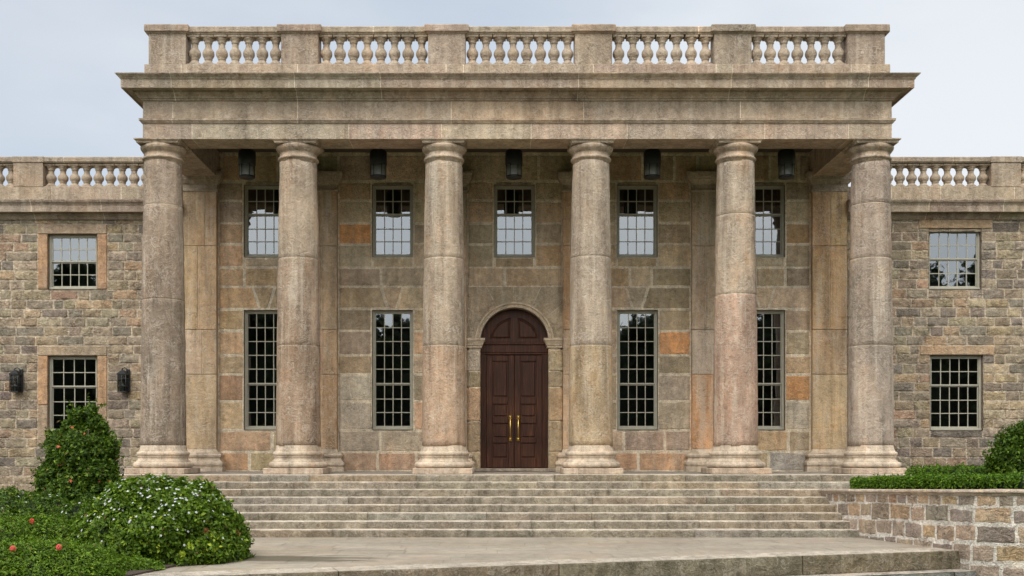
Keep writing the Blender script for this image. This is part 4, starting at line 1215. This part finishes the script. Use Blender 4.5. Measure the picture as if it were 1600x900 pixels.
r3, s3 = mound('low_shrub', 'low dark shrub with small white flowers against the left wing wall', [(at(10, 800, 19.0), (.75, .6, .40)), (at(-60, 800, 19.0), (.75, .6, .42)), (at(70, 806, 18.6), (.55, .5, .36)), (at(150, 812, 18.4), (.7, .5, .36)), (at(40, 840, 18.4), (1.5, .8, .5))], 20000, .06, G2, [4, 5, 3, 2, .6], .14, 41)
fp, fn = ell_points(s3, 400, ZT + .1, .1, 4, 0, 41); ok = camera_side(fp, fn, None); fp, fn = fp[ok] + fn[ok] * .03, fn[ok]
put_flowers(r3, flower_mesh('flower', .022, 5, .15, (.72, .72, .78), (.5, .45, .1)), 'flower', fp[:60], fn[:60])

# clipped box hedges on the planter
G4 = [(0.062, 0.131, 0.008), (0.088, 0.173, 0.010), (0.125, 0.221, 0.014), (0.037, 0.079, 0.006), (0.200, 0.294, 0.020)]
def hedge(name, label, line, halfw, height, n, seed, leaf=.045):
    """line: list of (x, y, z_base)"""
    P = [np.array(q, float) for q in line]; seg = [np.linalg.norm(P[i + 1] - P[i]) for i in range(len(P) - 1)]; cum = np.concatenate([[0], np.cumsum(seg)])
    root = tag(empty(name, tuple(P[0])), label, 'hedge')
    s = rng.random(n) * (cum[-1] + 2 * halfw) - halfw; i = np.clip(np.searchsorted(cum, np.clip(s, 1e-6, cum[-1] - 1e-6)) - 1, 0, len(seg) - 1)
    Pa = np.array(P); d = (Pa[i + 1] - Pa[i]) / np.array(seg)[i][:, None]; c = Pa[i] + d * (np.clip(s, 0, cum[-1]) - cum[i])[:, None]
    nr = np.stack([d[:, 1], -d[:, 0], np.zeros(n)], 1)
    a = rng.random(n) * math.pi * 1.0                 # angle over the rounded box section
    ex = .38; ca, sa = np.cos(a), np.sin(a)
    q = np.sign(ca) * np.abs(ca) ** ex; v = np.abs(sa) ** ex
    endk = np.sqrt(np.clip(1 - (np.maximum(np.maximum(-s, s - cum[-1]), 0) / halfw) ** 2, .02, 1))
    over = np.where(s < 0, s, np.where(s > cum[-1], s - cum[-1], 0))
    base = c + d * over[:, None]
    lum = np.array([nz(*(base[k] + nr[k] * q[k] * halfw), 3.0, seed) + .6 * nz(*(base[k] + nr[k] * q[k] * halfw), 7, seed) for k in range(n)])
    dep = 1 + .10 * lum - .22 * rng.random(n) ** 2
    p = base + nr * (q * halfw * endk * dep)[:, None]; p[:, 2] += v * height * dep * (.7 + .3 * endk)
    nn = nr * q[:, None] * .8 + np.array((0, 0, 1.0)) * v[:, None] + d * (over / halfw)[:, None]; nn /= np.linalg.norm(nn, axis=1)[:, None] + 1e-9
    ells = []
    for k in range(int(cum[-1] / .22) + 1):
        sk = min(cum[-1], k * .22); j = min(len(seg) - 1, int(np.searchsorted(cum, sk + 1e-9)) - 1); j = max(j, 0)
        cc_ = P[j] + (P[j + 1] - P[j]) / seg[j] * (sk - cum[j]); ells.append((tuple(cc_ + (0, 0, height * .42)), (halfw * .95, halfw * .95, height * .62)))
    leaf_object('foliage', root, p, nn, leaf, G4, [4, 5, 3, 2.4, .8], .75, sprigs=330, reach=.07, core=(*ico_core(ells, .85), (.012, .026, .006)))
    m = MB()
    for k in range(10):
        sk = cum[-1] * (k + .5) / 10; j = max(0, min(len(seg) - 1, int(np.searchsorted(cum, sk)) - 1)); cc_ = P[j] + (P[j + 1] - P[j]) / seg[j] * (sk - cum[j])
        m.tube([tuple(cc_ + (0, 0, -.08)), tuple(cc_ + (.01, 0, height * .5))], .012, 6)
    m.build('stem', M['bark'], root)
    return root
ln = [(q.x, q.y, -.33 + (21.2 - q.y) / 3.4 * .13) for q in catmull([Vector((a - AX, b)) for a, b in ((7.22, 21.2), (7.5, 20.0), (8.02, 18.6), (8.9, 17.75), (10.4, 17.8), (12.5, 18.25))], 5)]
hedge('box_hedge', 'low clipped green hedge right behind the coping of the retaining wall', ln, .28, .315, 30000, 51)
hedge('box_hedge', 'second clipped green hedge, behind the first and nearer the right wing', [(X(1450, 22.0), 22.0, -.3), (12.8, 22.0, -.28), (15, 22, -.28)], .42, .49, 20000, 61)
# dark round bush at the right edge
rc = np.array((X(1612, 20.8), 20.8, -.3)); root = tag(empty('round_bush', tuple(rc)), 'dark dense bush half cut off by the right edge, before the right wing', 'shrub')
ells = [((rc[0], rc[1], .30), (.70, .65, .72)), ((rc[0] - .28, rc[1], .05), (.5, .5, .45)), ((rc[0] + .3, rc[1], .25), (.6, .6, .6)), ((rc[0] - .12, rc[1] - .1, .55), (.42, .4, .42)), ((rc[0] + .15, rc[1], .75), (.4, .4, .36))]
p, nn = ell_points(ells, 14000, -.28, .2, 3.5, .25, 71)
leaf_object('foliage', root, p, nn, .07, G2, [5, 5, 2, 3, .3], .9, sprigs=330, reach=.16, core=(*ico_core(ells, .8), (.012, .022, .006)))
stems(root, rc, [rc + (random.uniform(-.3, .3), random.uniform(-.3, .3), random.uniform(.5, .9)) for _ in range(5)], .03, 'trunk')

# trees across the garden, behind the viewer: the windows mirror them
tp, tn = [], []
tm = MB(); ells_all = []
HT = [(-60, 15.6), (-26, 15.4), (-21, 12.6), (-16, 10.7), (-11, 11.4), (-7, 10.9), (0, 11.4), (6, 10.9), (10, 10.0), (14, 11.4), (19, 13.4), (26, 13.6), (29, 15.6), (36, 15.8), (60, 15.6)]
def hts(x):
    for (a, ha), (b, hb) in zip(HT[:-1], HT[1:]):
        if a <= x <= b: return ha + (hb - ha) * (x - a) / (b - a)
    return 13
for k in range(27):
    x = -52 + 4.0 * k + random.uniform(-.9, .9); y = -25 + random.uniform(-4, 2); h = hts(x) * random.uniform(.95, 1.04)
    ells_all.append(((x, y, h * .42), (3.3, 2.6, h * .50)))
    ells_all.append(((x + 2, y - 2, h * .3), (3.2, 2.0, h * .52)))
    ells_all.append(((x + 1, y - 1, h * .62), (2.6, 2.0, h * .30)))
    for q in range(8):
        a = random.uniform(0, 6.28); rr_ = random.uniform(1.0, 1.8); zz_ = random.uniform(.45, .90) * h; rad = 1.7 * (1.15 - zz_ / h)
        ells_all.append(((x + math.cos(a) * rad * 1.6, y + math.sin(a) * rad, zz_), (rr_, rr_, rr_ * .72)))
    tm.tube([(x, y, -1.9), (x + .2, y, h * .4), (x, y, h * .8)], [.3, .2, .08], 8)
p, nn = ell_points(ells_all, 42000, -1.7, .2, .8, .3, 81)
tl = leaf_object('tree_belt', None, p, nn, .55, [(.02, .035, .01), (.03, .05, .012), (.045, .07, .016)], [3, 3, 1], .9, core=(*ico_core(ells_all, .8), (.012, .02, .007)))
tag(tl, 'dark belt of trees across the garden mirrored in the window glass', 'trees', kind='stuff')
tt = tm.build('trunks', M['bark'], tl); tt['kind'] = 'stuff'

# ------------------------------------------------------------------ light, sky, camera
SUN_EL, SUN_AZ = 51, 198      # azimuth measured from +Y clockwise: behind the viewer, to the left
w = bpy.data.worlds.new("World"); sc.world = w; w.use_nodes = True
nt = w.node_tree; nt.nodes.clear()
def N(t, **k):
    x = nt.nodes.new(t)
    for a, b in k.items(): setattr(x, a, b)
    return x
out = N('ShaderNodeOutputWorld'); bg = N('ShaderNodeBackground'); bg.inputs[1].default_value = .1
sky = N('ShaderNodeTexSky'); sky.sky_type = 'NISHITA'; sky.sun_disc = False; sky.sun_elevation = R(SUN_EL); sky.sun_rotation = R(SUN_AZ); sky.dust_density = 2.0; sky.ozone_density = 1.5
tc_ = N('ShaderNodeTexCoord'); mp = N('ShaderNodeMapping'); mp.inputs['Scale'].default_value = (1.0, 1.0, 2.6); mp.inputs['Location'].default_value = (7.3, 2.2, 1.1)
nt.links.new(tc_.outputs['Generated'], mp.inputs[0])
ns_ = N('ShaderNodeTexNoise'); ns_.inputs['Scale'].default_value = 2.1; ns_.inputs['Detail'].default_value = 5; ns_.inputs['Roughness'].default_value = .48
nt.links.new(mp.outputs[0], ns_.inputs['Vector'])
cr = N('ShaderNodeValToRGB'); cr.color_ramp.elements[0].position = .30; cr.color_ramp.elements[0].color = (6.0, 6.9, 8.0, 1); cr.color_ramp.elements[1].position = .68; cr.color_ramp.elements[1].color = (9.4, 9.7, 10.0, 1)
nt.links.new(ns_.outputs['Fac'], cr.inputs[0])
mx = N('ShaderNodeMix', data_type='RGBA'); mx.inputs[0].default_value = .86
# a brighter bank of thin cloud low to the right
vb = N('ShaderNodeVectorMath', operation='DOT_PRODUCT'); nt.links.new(tc_.outputs['Generated'], vb.inputs[0]); vb.inputs[1].default_value = Vector((.46, 1, .25)).normalized()
ba = N('ShaderNodeMath', operation='ADD'); nt.links.new(vb.outputs['Value'], ba.inputs[0])
bs_ = N('ShaderNodeMapRange'); nt.links.new(ns_.outputs['Fac'], bs_.inputs[0]); bs_.inputs[1].default_value = .3; bs_.inputs[2].default_value = .7; bs_.inputs[3].default_value = -.035; bs_.inputs[4].default_value = .035
nt.links.new(bs_.outputs[0], ba.inputs[1])
bm = N('ShaderNodeMapRange'); bm.interpolation_type = 'SMOOTHSTEP'; nt.links.new(ba.outputs[0], bm.inputs[0]); bm.inputs[1].default_value = .90; bm.inputs[2].default_value = 1.0; bm.inputs[3].default_value = 0; bm.inputs[4].default_value = .85
bk = N('ShaderNodeMix', data_type='RGBA'); nt.links.new(bm.outputs[0], bk.inputs[0]); nt.links.new(cr.outputs[0], bk.inputs[6]); bk.inputs[7].default_value = (10.6, 10.7, 10.6, 1)
nt.links.new(sky.outputs[0], mx.inputs[6]); nt.links.new(bk.outputs[2], mx.inputs[7])
vd = N('ShaderNodeVectorMath', operation='DOT_PRODUCT'); nt.links.new(tc_.outputs['Generated'], vd.inputs[0])
vd.inputs[1].default_value = (math.sin(R(SUN_AZ)) * math.cos(R(SUN_EL)), math.cos(R(SUN_AZ)) * math.cos(R(SUN_EL)), math.sin(R(SUN_EL)))
gr = N('ShaderNodeMapRange'); gr.interpolation_type = 'SMOOTHSTEP'; nt.links.new(vd.outputs['Value'], gr.inputs[0])
for q_, v_ in enumerate((-.1, 1.0, .80, 2.45)): gr.inputs[1 + q_].default_value = v_
mm = N('ShaderNodeMix', data_type='RGBA', blend_type='MULTIPLY'); mm.inputs[0].default_value = 1
wc = N('ShaderNodeMix', data_type='RGBA'); wc.inputs[6].default_value = (.97, .99, 1.02, 1); wc.inputs[7].default_value = (1.06, 1.0, .92, 1)
gq = N('ShaderNodeMapRange'); nt.links.new(vd.outputs['Value'], gq.inputs[0]); gq.inputs[1].default_value = -.3; gq.inputs[2].default_value = .9
nt.links.new(gq.outputs[0], wc.inputs[0])
vm_ = N('ShaderNodeVectorMath', operation='SCALE'); nt.links.new(wc.outputs[2], vm_.inputs[0]); nt.links.new(gr.outputs[0], vm_.inputs['Scale'])
nt.links.new(mx.outputs[2], mm.inputs[6]); nt.links.new(vm_.outputs[0], mm.inputs[7]); nt.links.new(mm.outputs[2], bg.inputs[0]); nt.links.new(bg.outputs[0], out.inputs[0])
ld = bpy.data.lights.new('sun', 'SUN'); ld.energy = 1.5; ld.angle = R(28); ld.color = (1, .96, .9)
lo = bpy.data.objects.new('sun', ld); COL.objects.link(lo)
sd = Vector((math.sin(R(SUN_AZ)) * math.cos(R(SUN_EL)), math.cos(R(SUN_AZ)) * math.cos(R(SUN_EL)), math.sin(R(SUN_EL))))
lo.rotation_euler = sd.to_track_quat('Z', 'Y').to_euler(); lo.location = sd * 60

cd = bpy.data.cameras.new('camera'); co = bpy.data.objects.new('camera', cd); COL.objects.link(co)
co.location = (-AX, 0, EYE); co.rotation_euler = (R(90), 0, 0)
cd.sensor_width = 36; cd.lens = F / 1600 * 36; cd.shift_x = (800 - 773) / 1600; cd.shift_y = (707 - 450) / 1600; cd.clip_end = 2000
sc.camera = co
vs = sc.view_settings; vs.view_transform = 'Standard'; vs.look = 'None'; vs.exposure = 0.24; vs.gamma = 1; vs.use_curve_mapping = False
sc.render.resolution_x, sc.render.resolution_y = 1024, 576
sc.cycles.use_denoising = True
